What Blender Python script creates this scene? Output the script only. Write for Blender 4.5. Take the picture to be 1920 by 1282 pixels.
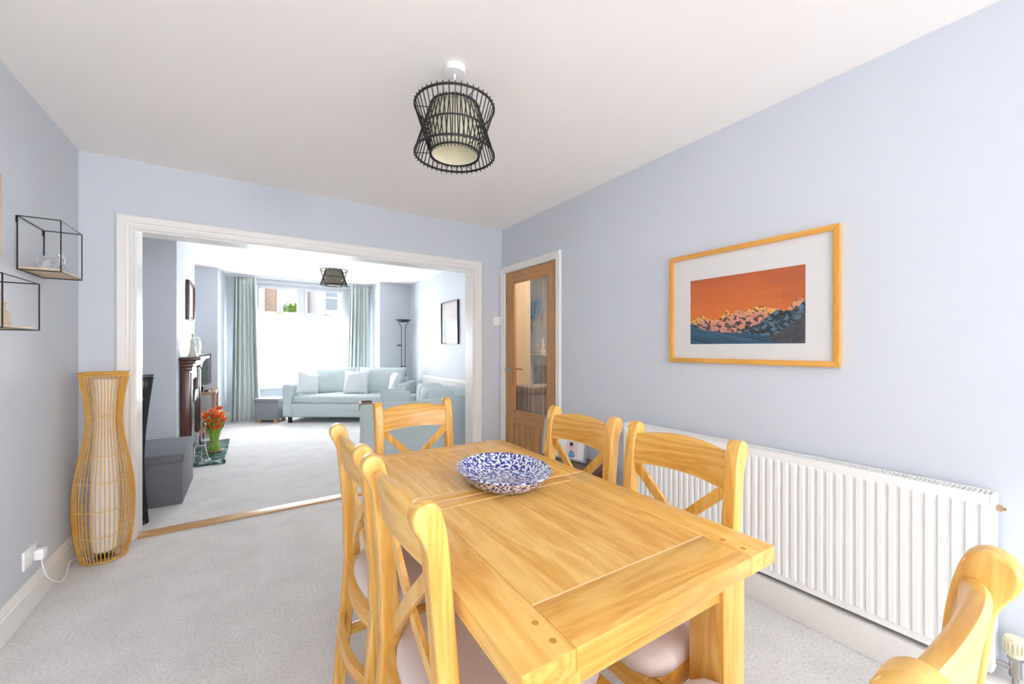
import bpy, bmesh, math, random
from math import radians as R_, sin, cos, pi
from mathutils import Vector, Matrix, noise
random.seed(7)
for o in list(bpy.data.objects): bpy.data.objects.remove(o)
sc = bpy.context.scene
COL = sc.collection

# ------------------------------------------------------------------ camera
H = 1.25
YAW = R_(-33.4)
cd = bpy.data.cameras.new('camera'); cam = bpy.data.objects.new('camera', cd); COL.objects.link(cam)
cam.location = (0, 0, H); cam.rotation_euler = (R_(90), 0, YAW)
cd.sensor_width = 36; cd.lens = 750 / 1920 * 36; cd.shift_y = 10 / 1920; cd.clip_start = 0.02; cd.clip_end = 300
sc.camera = cam

# ------------------------------------------------------------------ world, light, exposure
sc.view_settings.view_transform = 'Standard'; sc.view_settings.look = 'None'
sc.view_settings.gamma = 1.0; sc.view_settings.use_curve_mapping = False
sc.view_settings.exposure = 0.52
sc.cycles.diffuse_bounces = 8; sc.cycles.max_bounces = 16; sc.cycles.transparent_max_bounces = 16
w = bpy.data.worlds.new('sky'); sc.world = w; w.use_nodes = True
wn = w.node_tree.nodes; wl = w.node_tree.links
bg = wn['Background']
tc = wn.new('ShaderNodeTexCoord'); sx = wn.new('ShaderNodeSeparateXYZ'); cr = wn.new('ShaderNodeValToRGB')
wl.new(tc.outputs['Generated'], sx.inputs[0]); wl.new(sx.outputs[2], cr.inputs[0]); wl.new(cr.outputs[0], bg.inputs[0])
cr.color_ramp.elements[0].position = 0.0; cr.color_ramp.elements[0].color = (.96, .97, 1, 1)
cr.color_ramp.elements[1].position = 0.8; cr.color_ramp.elements[1].color = (.78, .87, 1, 1)
bg.inputs[1].default_value = 1.7

def area(name, loc, rot, sx_, sy_, power, col):
    l = bpy.data.lights.new(name, 'AREA'); l.shape = 'RECTANGLE'; l.size = sx_; l.size_y = sy_
    l.energy = power; l.color = col
    o = bpy.data.objects.new(name, l); o.location = loc; o.rotation_euler = rot; COL.objects.link(o); return o
# daylight entering through the patio doors behind the camera and through the bay window
area('patio_daylight', (.9, -6.8, 1.35), (R_(90), 0, R_(4)), 1.6, 2.1, 22, (.98, .985, 1))
area('side_fill_light', (2.36, -4.4, 1.52), (0, R_(90), 0), 1.1, 2.6, 405, (.98, .985, 1))  # added fill from behind the camera, evens out left and right walls
area('bay_daylight', (.83, 8.41, 1.165), (R_(-90), 0, 0), 1.46, 1.14, 215, (.95, .975, 1))
area('hall_fill_light', (3.05, 2.9, 2.44), (0, 0, 0), .5, .5, 20, (1, .97, .93))  # added fill under the hall ceiling, brightens the view through the door glass

# ------------------------------------------------------------------ materials
def newmat(name):
    m = bpy.data.materials.new(name); m.use_nodes = True
    return m, m.node_tree.nodes, m.node_tree.links, m.node_tree.nodes['Principled BSDF']
def mat(name, col, rough=.5, metal=0, bump=0, bscale=200, var=0, vscale=6, spec=.5, trans=0, ior=1.45, coat=0):
    m, n, l, b = newmat(name)
    b.inputs['Base Color'].default_value = (*col, 1); b.inputs['Roughness'].default_value = rough
    b.inputs['Metallic'].default_value = metal; b.inputs['Specular IOR Level'].default_value = spec
    b.inputs['Transmission Weight'].default_value = trans; b.inputs['IOR'].default_value = ior
    b.inputs['Coat Weight'].default_value = coat
    t = n.new('ShaderNodeTexCoord')
    if var:
        nz = n.new('ShaderNodeTexNoise'); nz.inputs['Scale'].default_value = vscale; nz.inputs['Detail'].default_value = 5
        l.new(t.outputs['Object'], nz.inputs['Vector'])
        mx = n.new('ShaderNodeMix'); mx.data_type = 'RGBA'
        mx.inputs[6].default_value = (*[c * (1 - var) for c in col], 1); mx.inputs[7].default_value = (*[min(1, c * (1 + var)) for c in col], 1)
        l.new(nz.outputs[0], mx.inputs[0]); l.new(mx.outputs[2], b.inputs['Base Color'])
    if bump:
        nb = n.new('ShaderNodeTexNoise'); nb.inputs['Scale'].default_value = bscale; nb.inputs['Detail'].default_value = 3
        l.new(t.outputs['Object'], nb.inputs['Vector'])
        bp = n.new('ShaderNodeBump'); bp.inputs['Strength'].default_value = bump; bp.inputs['Distance'].default_value = .004
        l.new(nb.outputs[0], bp.inputs['Height']); l.new(bp.outputs[0], b.inputs['Normal'])
    return m
def wood(name, axis, dark, mid, light, rough=.34, s=1.0, coat=.25, island=.5):
    m, n, l, b = newmat(name)
    t = n.new('ShaderNodeTexCoord'); mp = n.new('ShaderNodeMapping')
    sc_ = [9 * s, 9 * s, 9 * s]; sc_[axis] = .9 * s; mp.inputs['Scale'].default_value = sc_
    geo = n.new('ShaderNodeNewGeometry')
    add = n.new('ShaderNodeVectorMath'); add.operation = 'MULTIPLY_ADD'
    comb = n.new('ShaderNodeCombineXYZ')
    for k in range(3): l.new(geo.outputs['Random Per Island'], comb.inputs[k])
    l.new(comb.outputs[0], add.inputs[0]); add.inputs[1].default_value = (7, 5, 9); l.new(t.outputs['Object'], add.inputs[2])
    l.new(add.outputs[0], mp.inputs['Vector'])
    n1 = n.new('ShaderNodeTexNoise'); n1.inputs['Scale'].default_value = 1.3; n1.inputs['Detail'].default_value = 4; n1.inputs['Distortion'].default_value = 1.2
    n2 = n.new('ShaderNodeTexNoise'); n2.inputs['Scale'].default_value = 9; n2.inputs['Detail'].default_value = 6; n2.inputs['Roughness'].default_value = .7
    l.new(mp.outputs[0], n1.inputs['Vector']); l.new(mp.outputs[0], n2.inputs['Vector'])
    # rings from the low-frequency noise
    mu = n.new('ShaderNodeMath'); mu.operation = 'MULTIPLY'; mu.inputs[1].default_value = 9
    l.new(n1.outputs[0], mu.inputs[0])
    si = n.new('ShaderNodeMath'); si.operation = 'PINGPONG'; si.inputs[1].default_value = 1; l.new(mu.outputs[0], si.inputs[0])
    a = n.new('ShaderNodeMath'); a.operation = 'MULTIPLY_ADD'; a.inputs[1].default_value = .42; l.new(si.outputs[0], a.inputs[0])
    a2 = n.new('ShaderNodeMath'); a2.operation = 'MULTIPLY_ADD'; a2.inputs[1].default_value = .45; l.new(n2.outputs[0], a2.inputs[0]); l.new(a2.outputs[0], a.inputs[2])
    a3 = n.new('ShaderNodeMath'); a3.operation = 'MULTIPLY'; a3.inputs[1].default_value = island * .5; l.new(geo.outputs['Random Per Island'], a3.inputs[0]); l.new(a3.outputs[0], a2.inputs[2])
    r = n.new('ShaderNodeValToRGB'); e = r.color_ramp.elements
    e[0].position = .1; e[0].color = (*dark, 1); e[1].position = .85; e[1].color = (*light, 1)
    x = e.new(.45); x.color = (*mid, 1)
    l.new(a.outputs[0], r.inputs[0]); l.new(r.outputs[0], b.inputs['Base Color'])
    b.inputs['Roughness'].default_value = rough; b.inputs['Coat Weight'].default_value = coat; b.inputs['Coat Roughness'].default_value = .25
    bp = n.new('ShaderNodeBump'); bp.inputs['Strength'].default_value = .06; bp.inputs['Distance'].default_value = .002
    l.new(n2.outputs[0], bp.inputs['Height']); l.new(bp.outputs[0], b.inputs['Normal'])
    return m
OD, OM, OL = (.54, .235, .028), (.70, .365, .066), (.83, .53, .155)
OAK = [wood('oak_grain_%s' % 'xyz'[k], k, OD, OM, OL) for k in range(3)]
OAKP = mat('oak_peg', (.56, .27, .04), .4)
JOINT_HL = mat('joint_highlight', (.86, .66, .40), .4)  # painted highlight colour for the table joints
DOAK = [wood('door_oak_%s' % 'xyz'[k], k, (.36, .17, .055), (.46, .23, .08), (.55, .29, .11), .42, 1.2, .1, .3) for k in range(3)]
MAHO = wood('mahogany', 2, (.035, .01, .008), (.07, .018, .014), (.11, .03, .022), .25, 1.5, .4, .2)
M_ = {}
M_['wall'] = mat('pale_blue_paint', (.60, .63, .68), .62, bump=.05, bscale=90)
M_['ceil'] = mat('ceiling_white', (.93, .895, .865), .8, bump=.04, bscale=60)
M_['white'] = mat('white_gloss_paint', (.80, .785, .75), .3)
M_['rad'] = mat('radiator_enamel', (.83, .83, .81), .3)
M_['upvc'] = mat('white_upvc', (.66, .68, .72), .3)
M_['plastic'] = mat('white_plastic', (.86, .86, .86), .35)
M_['cream_plastic'] = mat('cream_plastic', (.75, .72, .52), .45)
M_['chrome'] = mat('chrome', (.75, .75, .76), .15, 1)
M_['brass'] = mat('brass', (.55, .42, .22), .3, 1)
M_['nickel'] = mat('brushed_nickel', (.45, .44, .42), .3, 1)
M_['black'] = mat('black_metal', (.012, .012, .014), .4)
M_['blackwood'] = mat('black_rattan', (.012, .010, .010), .45)
M_['seatfab'] = mat('taupe_seat_fabric', (.72, .62, .58), .9, bump=.25, bscale=700, var=.05, vscale=80)
M_['sofa'] = mat('duck_egg_fabric', (.56, .64, .65), .95, bump=.3, bscale=500, var=.04, vscale=30)
M_['sofa_light'] = mat('pale_cushion_fabric', (.70, .745, .76), .95, bump=.3, bscale=500, var=.04)
M_['grey_lin'] = mat('dark_grey_linen', (.17, .175, .20), .95, bump=.5, bscale=500, var=.45, vscale=160)
M_['grey_lin2'] = mat('grey_linen', (.26, .27, .31), .95, bump=.4, bscale=500, var=.3, vscale=160)
M_['rattan'] = mat('honey_rattan', (.68, .36, .06), .4, var=.25, vscale=20)
M_['rattan_tie'] = mat('pale_binding', (.74, .52, .27), .6)
M_['shadefab'] = mat('white_lamp_fabric', (.86, .84, .80), .9, var=.04)
M_['drum'] = mat('cream_drum_fabric', (.80, .76, .58), .9)
M_['bulb'] = mat('opal_bulb', (.9, .88, .85), .3)
M_['mat_board'] = mat('white_mount_board', (.80, .79, .77), .8)
M_['frame_oak'] = wood('frame_oak', 1, (.58, .27, .04), (.68, .33, .055), (.74, .39, .08), .4, 1, .1, .3)
M_['frame_oakz'] = wood('frame_oak_z', 2, (.58, .27, .04), (.68, .33, .055), (.74, .39, .08), .4, 1, .1, .3)
M_['silver'] = mat('silver_frame', (.42, .44, .48), .35, .5)
M_['pale_wood'] = wood('pale_shelf_wood', 1, (.50, .38, .25), (.58, .45, .31), (.64, .52, .38), .6, 1, 0)
M_['carved'] = mat('carved_resin', (.60, .49, .31), .7, var=.12, vscale=40)
M_['carved_hair'] = mat('carved_brown_hair', (.30, .20, .12), .7)
M_['carved_face'] = mat('carved_face', (.58, .44, .33), .7)
M_['leafgreen'] = mat('stem_green', (.34, .56, .09), .5, var=.3, vscale=30)
M_['leafdark'] = mat('leaf_green', (.10, .26, .04), .5)
M_['petal'] = mat('orange_red_petal', (.90, .13, .015), .55, var=.35, vscale=40)
M_['petal_y'] = mat('amber_petal', (.85, .30, .03), .55)
M_['twine'] = mat('twine', (.45, .32, .16), .8)
M_['screen'] = mat('tv_screen', (.01, .012, .014), .08)
M_['tvwood'] = wood('tv_stand_wood', 1, (.20, .10, .05), (.27, .14, .08), (.34, .19, .11), .35, 1, .2)
M_['darkwood'] = wood('dark_side_wood', 1, (.05, .018, .01), (.09, .03, .018), (.13, .05, .03), .35, 1, .2)
M_['iron'] = mat('cast_iron', (.02, .02, .022), .35, .3)
M_['polished'] = mat('polished_cast_iron', (.42, .45, .48), .22, .9)
M_['cardb'] = mat('carpet_edge', (.5, .5, .5), 1)
M_['copper'] = mat('copper_paint', (.62, .25, .18), .35, .4)
M_['asphalt'] = mat('asphalt', (.25, .25, .26), .9)
M_['render'] = mat('white_render', (.80, .80, .79), .9)
M_['tree'] = mat('tree_leaves', (.38, .58, .12), .8, var=.5, vscale=3)
M_['hill'] = mat('wooded_hill', (.30, .35, .30), .9, var=.4, vscale=.6)
M_['tile'] = mat('roof_slate', (.20, .21, .24), .8)
M_['hallwall'] = mat('hall_white', (.80, .76, .72), .7)
M_['beige'] = mat('beige_paint', (.60, .45, .27), .6)
M_['hallbrown'] = mat('brown_grey_carpet', (.27, .21, .18), .95, bump=.3, bscale=300)
M_['blue_cloth'] = mat('blue_cloth', (.20, .40, .66), .9)
M_['white_ceramic'] = mat('cream_ceramic', (.62, .62, .52), .25)
M_['car'] = mat('white_car_paint', (.8, .8, .82), .2)
M_['carglass'] = mat('car_window', (.1, .12, .13), .05)

def glassmat(name, tint=(1, 1, 1), refl=.08):
    m = bpy.data.materials.new(name); m.use_nodes = True; n = m.node_tree.nodes; l = m.node_tree.links
    n.remove(n['Principled BSDF']); out = n['Material Output']
    tr = n.new('ShaderNodeBsdfTransparent'); tr.inputs[0].default_value = (*tint, 1)
    gl = n.new('ShaderNodeBsdfGlossy'); gl.inputs['Roughness'].default_value = .02
    mx = n.new('ShaderNodeMixShader'); fr = n.new('ShaderNodeFresnel'); fr.inputs[0].default_value = 1.45
    ge = n.new('ShaderNodeNewGeometry'); mr = n.new('ShaderNodeMapRange'); mr.inputs[3].default_value = 1.45; mr.inputs[4].default_value = 1 / 1.45
    l.new(ge.outputs['Backfacing'], mr.inputs[0]); l.new(mr.outputs[0], fr.inputs[0])
    l.new(fr.outputs[0], mx.inputs[0]); l.new(tr.outputs[0], mx.inputs[1]); l.new(gl.outputs[0], mx.inputs[2]); l.new(mx.outputs[0], out.inputs[0])
    return m
M_['glass'] = glassmat('window_glass'); M_['doorglass'] = glassmat('door_glass', (.93, .9, .86))
M_['crystal'] = mat('cut_crystal', (.93, .96, .97), .03, trans=.85, ior=1.5)

def net():
    m = bpy.data.materials.new('net_voile'); m.use_nodes = True; n = m.node_tree.nodes; l = m.node_tree.links
    n.remove(n['Principled BSDF']); out = n['Material Output']
    tr = n.new('ShaderNodeBsdfTransparent'); di = n.new('ShaderNodeBsdfDiffuse'); tl = n.new('ShaderNodeBsdfTranslucent')
    di.inputs[0].default_value = (.9, .9, .9, 1); tl.inputs[0].default_value = (.95, .95, .95, 1)
    m1 = n.new('ShaderNodeMixShader'); m1.inputs[0].default_value = .7; l.new(di.outputs[0], m1.inputs[1]); l.new(tl.outputs[0], m1.inputs[2])
    m2 = n.new('ShaderNodeMixShader'); m2.inputs[0].default_value = .62; l.new(tr.outputs[0], m2.inputs[1]); l.new(m1.outputs[0], m2.inputs[2])
    l.new(m2.outputs[0], out.inputs[0]); return m
M_['net'] = net()
def curtainmat():
    m, n, l, b = newmat('duck_egg_curtain')
    b.inputs['Base Color'].default_value = (.63, .685, .67, 1); b.inputs['Roughness'].default_value = .6
    b.inputs['Sheen Weight'].default_value = .3
    return m
M_['curtain'] = curtainmat()

def carpetmat():
    m, n, l, b = newmat('light_grey_carpet')
    t = n.new('ShaderNodeTexCoord')
    n1 = n.new('ShaderNodeTexNoise'); n1.inputs['Scale'].default_value = 85; n1.inputs['Detail'].default_value = 6; n1.inputs['Roughness'].default_value = .8
    n2 = n.new('ShaderNodeTexNoise'); n2.inputs['Scale'].default_value = 5; n2.inputs['Detail'].default_value = 5
    mp = n.new('ShaderNodeMapping'); mp.inputs['Scale'].default_value = (1, 1, 1)
    l.new(t.outputs['Object'], mp.inputs[0]); l.new(mp.outputs[0], n1.inputs[0]); l.new(mp.outputs[0], n2.inputs[0])
    r = n.new('ShaderNodeValToRGB'); e = r.color_ramp.elements
    e[0].position = .28; e[0].color = (.36, .35, .34, 1); e[1].position = .58; e[1].color = (.80, .79, .785, 1)
    x = e.new(.44); x.color = (.70, .69, .68, 1)
    l.new(n1.outputs[0], r.inputs[0])
    r2 = n.new('ShaderNodeValToRGB'); e2 = r2.color_ramp.elements
    e2[0].position = .3; e2[0].color = (.90, .90, .90, 1); e2[1].position = .6; e2[1].color = (1, 1, 1, 1); l.new(n2.outputs[0], r2.inputs[0])
    mx = n.new('ShaderNodeMix'); mx.data_type = 'RGBA'; mx.blend_type = 'MULTIPLY'; mx.inputs[0].default_value = 1
    l.new(r.outputs[0], mx.inputs[6]); l.new(r2.outputs[0], mx.inputs[7]); l.new(mx.outputs[2], b.inputs['Base Color'])
    b.inputs['Roughness'].default_value = 1; b.inputs['Specular IOR Level'].default_value = .1
    bp = n.new('ShaderNodeBump'); bp.inputs['Strength'].default_value = .6; bp.inputs['Distance'].default_value = .008
    l.new(n1.outputs[0], bp.inputs['Height']); l.new(bp.outputs[0], b.inputs['Normal'])
    return m
M_['carpet'] = carpetmat()
def spongemat():
    m, n, l, b = newmat('blue_sponged_glaze')
    t = n.new('ShaderNodeTexCoord')
    n0 = n.new('ShaderNodeTexNoise'); n0.inputs['Scale'].default_value = 40
    mp = n.new('ShaderNodeMix'); mp.data_type = 'VECTOR'; mp.inputs[0].default_value = .02
    l.new(t.outputs['Object'], n0.inputs[0]); l.new(t.outputs['Object'], mp.inputs[4]); l.new(n0.outputs[1], mp.inputs[5])
    n1 = n.new('ShaderNodeTexNoise'); n1.inputs['Scale'].default_value = 112; n1.inputs['Detail'].default_value = 1.5
    l.new(mp.outputs[1], n1.inputs[0])
    r = n.new('ShaderNodeValToRGB'); r.color_ramp.interpolation = 'LINEAR'; e = r.color_ramp.elements
    e[0].position = .475; e[0].color = (.018, .03, .26, 1); e[1].position = .55; e[1].color = (.80, .83, .90, 1)
    l.new(n1.outputs[0], r.inputs[0]); l.new(r.outputs[0], b.inputs['Base Color'])
    b.inputs['Roughness'].default_value = .12; b.inputs['Coat Weight'].default_value = .6
    return m
M_['sponge'] = spongemat()
def marble():
    m, n, l, b = newmat('green_marble')
    t = n.new('ShaderNodeTexCoord'); n1 = n.new('ShaderNodeTexNoise'); n1.inputs['Scale'].default_value = 7; n1.inputs['Detail'].default_value = 8; n1.inputs['Distortion'].default_value = 2.5
    l.new(t.outputs['Object'], n1.inputs[0])
    r = n.new('ShaderNodeValToRGB'); e = r.color_ramp.elements
    e[0].position = .40; e[0].color = (.012, .05, .045, 1); e[1].position = .66; e[1].color = (.40, .52, .50, 1); x = e.new(.53); x.color = (.06, .14, .13, 1)
    l.new(n1.outputs[0], r.inputs[0]); l.new(r.outputs[0], b.inputs['Base Color']); b.inputs['Roughness'].default_value = .12
    return m
M_['marble'] = marble()
def brickmat():
    m, n, l, b = newmat('brown_brick')
    t = n.new('ShaderNodeTexCoord'); mp = n.new('ShaderNodeMapping'); mp.inputs['Rotation'].default_value = (R_(90), 0, 0)
    br = n.new('ShaderNodeTexBrick'); br.inputs['Scale'].default_value = 4.4
    br.inputs['Color1'].default_value = (.42, .24, .16, 1); br.inputs['Color2'].default_value = (.52, .34, .24, 1); br.inputs['Mortar'].default_value = (.6, .56, .5, 1)
    l.new(t.outputs['Object'], mp.inputs[0]); l.new(mp.outputs[0], br.inputs[0]); l.new(br.outputs[0], b.inputs['Base Color']); b.inputs['Roughness'].default_value = .9
    return m
M_['brick'] = brickmat()
def vcolmat(name, rough=.5, spec=.5):
    m, n, l, b = newmat(name)
    a = n.new('ShaderNodeVertexColor'); a.layer_name = 'Col'; l.new(a.outputs[0], b.inputs['Base Color'])
    b.inputs['Roughness'].default_value = rough; b.inputs['Specular IOR Level'].default_value = spec
    return m
M_['print'] = vcolmat('printed_paper', .6, .15)

# ------------------------------------------------------------------ mesh builder
class MB:
    def __init__(s): s.bm = bmesh.new(); s.mi = 0
    def _tag(s, faces):
        for f in faces: f.material_index = s.mi
    def box(s, a, b, bev=0, seg=2, mi=None, rot=None, piv=None):
        if mi is not None: s.mi = mi
        a = [min(a[i], b[i]) for i in range(3)], [max(a[i], b[i]) for i in range(3)]
        lo, hi = a
        r = bmesh.ops.create_cube(s.bm, size=1)
        vs = r['verts']
        for v in vs: v.co = Vector([(lo[i] + hi[i]) / 2 + v.co[i] * (hi[i] - lo[i]) for i in range(3)])
        fs = set(f for v in vs for f in v.link_faces); s._tag(fs)
        if bev:
            es = list(set(e for v in vs for e in v.link_edges))
            rr = bmesh.ops.bevel(s.bm, geom=es, offset=bev, segments=seg, affect='EDGES', profile=.5)
            s._tag(rr['faces']); vs = list(set(rr['verts']) | set(v for v in vs if v.is_valid))
            allv = set()
            stack = [vs[0]]
            while stack:
                v = stack.pop()
                if v in allv: continue
                allv.add(v); stack += [e.other_vert(v) for e in v.link_edges]
            vs = list(allv)
        if rot is not None:
            c = Vector(piv) if piv is not None else Vector([(lo[i] + hi[i]) / 2 for i in range(3)])
            for v in vs: v.co = c + rot @ (v.co - c)
        return vs
    def bar(s, p, q, w, h, bev=0, up=(0, 0, 1)):
        p, q = Vector(p), Vector(q); d = q - p; L = d.length; d.normalize()
        u = Vector(up); sd = d.cross(u).normalized(); u2 = sd.cross(d)
        M = Matrix((sd, d, u2)).transposed()
        return s.box((-w / 2 + (p.x + q.x) / 2, -L / 2 + (p.y + q.y) / 2, -h / 2 + (p.z + q.z) / 2), (w / 2 + (p.x + q.x) / 2, L / 2 + (p.y + q.y) / 2, h / 2 + (p.z + q.z) / 2), bev, rot=M)
    def prism(s, pts, axis, a, b, bev=0, seg=2):
        """pts 2D polygon in the other two axes (in xyz order), extruded along axis from a to b"""
        def mk(p, t):
            c = [0, 0, 0]; o = [i for i in range(3) if i != axis]; c[axis] = t; c[o[0]] = p[0]; c[o[1]] = p[1]; return c
        va = [s.bm.verts.new(mk(p, a)) for p in pts]; vb = [s.bm.verts.new(mk(p, b)) for p in pts]
        n = len(pts); fs = [s.bm.faces.new(va[::-1]), s.bm.faces.new(vb)]
        caps = fs[:]
        for i in range(n): fs.append(s.bm.faces.new((va[i], va[(i + 1) % n], vb[(i + 1) % n], vb[i])))
        s._tag(fs)
        if bev:
            es = set(e for f in caps for e in f.edges)
            rr = bmesh.ops.bevel(s.bm, geom=list(es), offset=bev, segments=seg, affect='EDGES', profile=.5); s._tag(rr['faces'])
            return list(set(rr['verts']))
        return va + vb
    def tube(s, pts, r, n=8, closed=False, caps=True):
        pts = [Vector(p) for p in pts]; rs = r if isinstance(r, (list, tuple)) else [r] * len(pts)
        rings = []; N = len(pts); nrm = None
        for i, p in enumerate(pts):
            if closed: d = pts[(i + 1) % N] - pts[i - 1]
            else: d = pts[min(i + 1, N - 1)] - pts[max(i - 1, 0)]
            d.normalize()
            if nrm is None:
                nrm = d.orthogonal().normalized()
            else:
                nrm = (nrm - d * nrm.dot(d)); nrm = nrm.normalized() if nrm.length > 1e-6 else d.orthogonal().normalized()
            bn = d.cross(nrm)
            rings.append([s.bm.verts.new(p + (nrm * cos(2 * pi * k / n) + bn * sin(2 * pi * k / n)) * rs[i]) for k in range(n)])
        fs = []
        for i in range(N if closed else N - 1):
            A, B = rings[i], rings[(i + 1) % N]
            for k in range(n): fs.append(s.bm.faces.new((A[k], A[(k + 1) % n], B[(k + 1) % n], B[k])))
        if caps and not closed: fs.append(s.bm.faces.new(rings[0][::-1])); fs.append(s.bm.faces.new(rings[-1]))
        s._tag(fs)
    def ring(s, c, r, t, n=40, m=6, rx=None):
        s.tube([(c[0] + r * cos(2 * pi * k / n), c[1] + (rx or r) * sin(2 * pi * k / n), c[2]) for k in range(n)], t, m, closed=True)
    def lathe(s, prof, c=(0, 0, 0), n=32, sx=1, sy=1, axis=2):
        rings = []
        for r, z in prof:
            if r < 1e-6: 
                q = [0, 0, 0]; q[axis] = z; rings.append([s.bm.verts.new((c[0] + q[0], c[1] + q[1], c[2] + q[2]))])
            else:
                L = []
                for k in range(n):
                    a = 2 * pi * k / n; u, v = r * cos(a) * sx, r * sin(a) * sy
                    q = {2: (u, v, z), 1: (v, z, u), 0: (z, u, v)}[axis]
                    L.append(s.bm.verts.new((c[0] + q[0], c[1] + q[1], c[2] + q[2])))
                rings.append(L)
        fs = []
        for A, B in zip(rings[:-1], rings[1:]):
            for k in range(n):
                k2 = (k + 1) % n
                if len(A) == 1 and len(B) == 1: continue
                if len(A) == 1: fs.append(s.bm.faces.new((A[0], B[k2], B[k])))
                elif len(B) == 1: fs.append(s.bm.faces.new((A[k], A[k2], B[0])))
                else: fs.append(s.bm.faces.new((A[k], A[k2], B[k2], B[k])))
        if len(rings[0]) > 1 and prof[0] != prof[-1]: fs.append(s.bm.faces.new(rings[0][::-1]))
        if len(rings[-1]) > 1 and prof[0] != prof[-1]: fs.append(s.bm.faces.new(rings[-1]))
        s._tag(fs)
    def sphere(s, c, r, n=16, sx=1, sy=1, sz=1):
        prof = [(r * sin(pi * k / (n // 2)), -r * cos(pi * k / (n // 2)) * sz) for k in range(n // 2 + 1)]
        prof[0] = (0, prof[0][1]); prof[-1] = (0, prof[-1][1]); s.lathe(prof, c, n, sx, sy)
    def pillow(s, c, w, h, t, rot=None, nz=.006, seed=0, p=4, N=18, sq=.06):
        """cushion lying in local xz, thickness along y"""
        rot = rot or Matrix.Identity(3); c = Vector(c); g = {}
        for side in (1, -1):
            for i in range(N + 1):
                for j in range(N + 1):
                    u = sin((i / N - .5) * pi); v = sin((j / N - .5) * pi)
                    edge = i in (0, N) or j in (0, N)
                    if edge and (0, i, j) in g: g[(side, i, j)] = g[(0, i, j)]; continue
                    th = ((1 - abs(u) ** p) * (1 - abs(v) ** p)) ** .5 * t / 2
                    k = 1 - sq * (1 - abs(v) ** 2) * abs(u) ** 3; k2 = 1 - sq * (1 - abs(u) ** 2) * abs(v) ** 3
                    q = Vector((u * w / 2 * k, side * th, v * h / 2 * k2))
                    d = noise.noise(q * 9 + Vector((seed * 3.1, 0, seed))) * nz + noise.noise(q * 24 + Vector((seed, 5, 0))) * nz * .5
                    q.y += d * side * (0 if edge else 1); q.z += d * .6; q.x += noise.noise(q * 14 + Vector((9, seed, 0))) * nz * .5
                    vv = s.bm.verts.new(c + rot @ q); g[(side, i, j)] = vv
                    if edge: g[(0, i, j)] = vv
            fs = []
            for i in range(N):
                for j in range(N):
                    f = (g[(side, i, j)], g[(side, i + 1, j)], g[(side, i + 1, j + 1)], g[(side, i, j + 1)])
                    fs.append(s.bm.faces.new(f if side < 0 else f[::-1]))
            s._tag(fs)
    def grid(s, fn, nu, nv):
        g = [[s.bm.verts.new(fn(i / nu, j / nv)) for j in range(nv + 1)] for i in range(nu + 1)]
        s._tag([s.bm.faces.new((g[i][j], g[i + 1][j], g[i + 1][j + 1], g[i][j + 1])) for i in range(nu) for j in range(nv)])
        return g
    def build(s, name, mats, parent=None, label=None, smooth=True, angle=35, sub=0, solid=0, fixn=True):
        if fixn: bmesh.ops.recalc_face_normals(s.bm, faces=s.bm.faces)
        me = bpy.data.meshes.new(name); s.bm.to_mesh(me); s.bm.free()
        for m in (mats if isinstance(mats, (list, tuple)) else [mats]): me.materials.append(M_[m] if isinstance(m, str) else m)
        if smooth:
            for p in me.polygons: p.use_smooth = True
            me.set_sharp_from_angle(angle=R_(angle))
        o = bpy.data.objects.new(name, me); COL.objects.link(o)
        if parent: o.parent = parent
        if label: o['label'] = label
        if solid: md = o.modifiers.new('solid', 'SOLIDIFY'); md.thickness = solid; md.offset = 0
        if sub: md = o.modifiers.new('sub', 'SUBSURF'); md.levels = sub; md.render_levels = sub
        return o

def tag(o, label, cat, group=None, kind=None):
    o['label'] = label; o['category'] = cat
    if group: o['group'] = group
    if kind: o['kind'] = kind
    return o
def thing(name, label, cat, loc=(0, 0, 0), rz=0, group=None):
    o = bpy.data.objects.new(name, None); COL.objects.link(o); o.location = loc; o.rotation_euler = (0, 0, rz); o.empty_display_size = .1
    return tag(o, label, cat, group)
def struct(o): o['kind'] = 'structure'; return o
def copy_tree(o, parent=None):
    c = o.copy(); COL.objects.link(c)
    if parent: c.parent = parent
    for ch in list(o.children): copy_tree(ch, c)
    return c
def dup(o, loc, rz, label):
    c = copy_tree(o); c.location = loc; c.rotation_euler = (0, 0, rz); c['label'] = label; return c

def vprint(name, w, h, nx, nz_, fn, parent, axis='x', pos=(0, 0, 0), label=None, flip=False):
    """flat print of coloured cells; fn(u,v)->rgb, u left to right, v bottom to top as seen"""
    me = bpy.data.meshes.new(name); vs = []; fs = []
    for j in range(nz_ + 1):
        for i in range(nx + 1):
            u = i / nx; v = j / nz_; a = (u - .5) * w * (-1 if flip else 1)
            vs.append((pos[0], pos[1] + a, pos[2] + v * h) if axis == 'x' else (pos[0] + a, pos[1], pos[2] + v * h))
    for j in range(nz_):
        for i in range(nx): fs.append((j * (nx + 1) + i, j * (nx + 1) + i + 1, (j + 1) * (nx + 1) + i + 1, (j + 1) * (nx + 1) + i))
    me.from_pydata(vs, [], fs); ca = me.color_attributes.new('Col', 'FLOAT_COLOR', 'POINT')
    for j in range(nz_ + 1):
        for i in range(nx + 1):
            ca.data[j * (nx + 1) + i].color = (*fn(i / nx, j / nz_), 1)
    me.materials.append(M_['print']); o = bpy.data.objects.new(name, me); COL.objects.link(o)
    if parent: o.parent = parent
    if label: o['label'] = label
    return o
def srgb(r, g, b): return tuple(((c / 255 + .055) / 1.055) ** 2.4 if c > 10 else c / 255 / 12.92 for c in (r, g, b))

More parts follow.
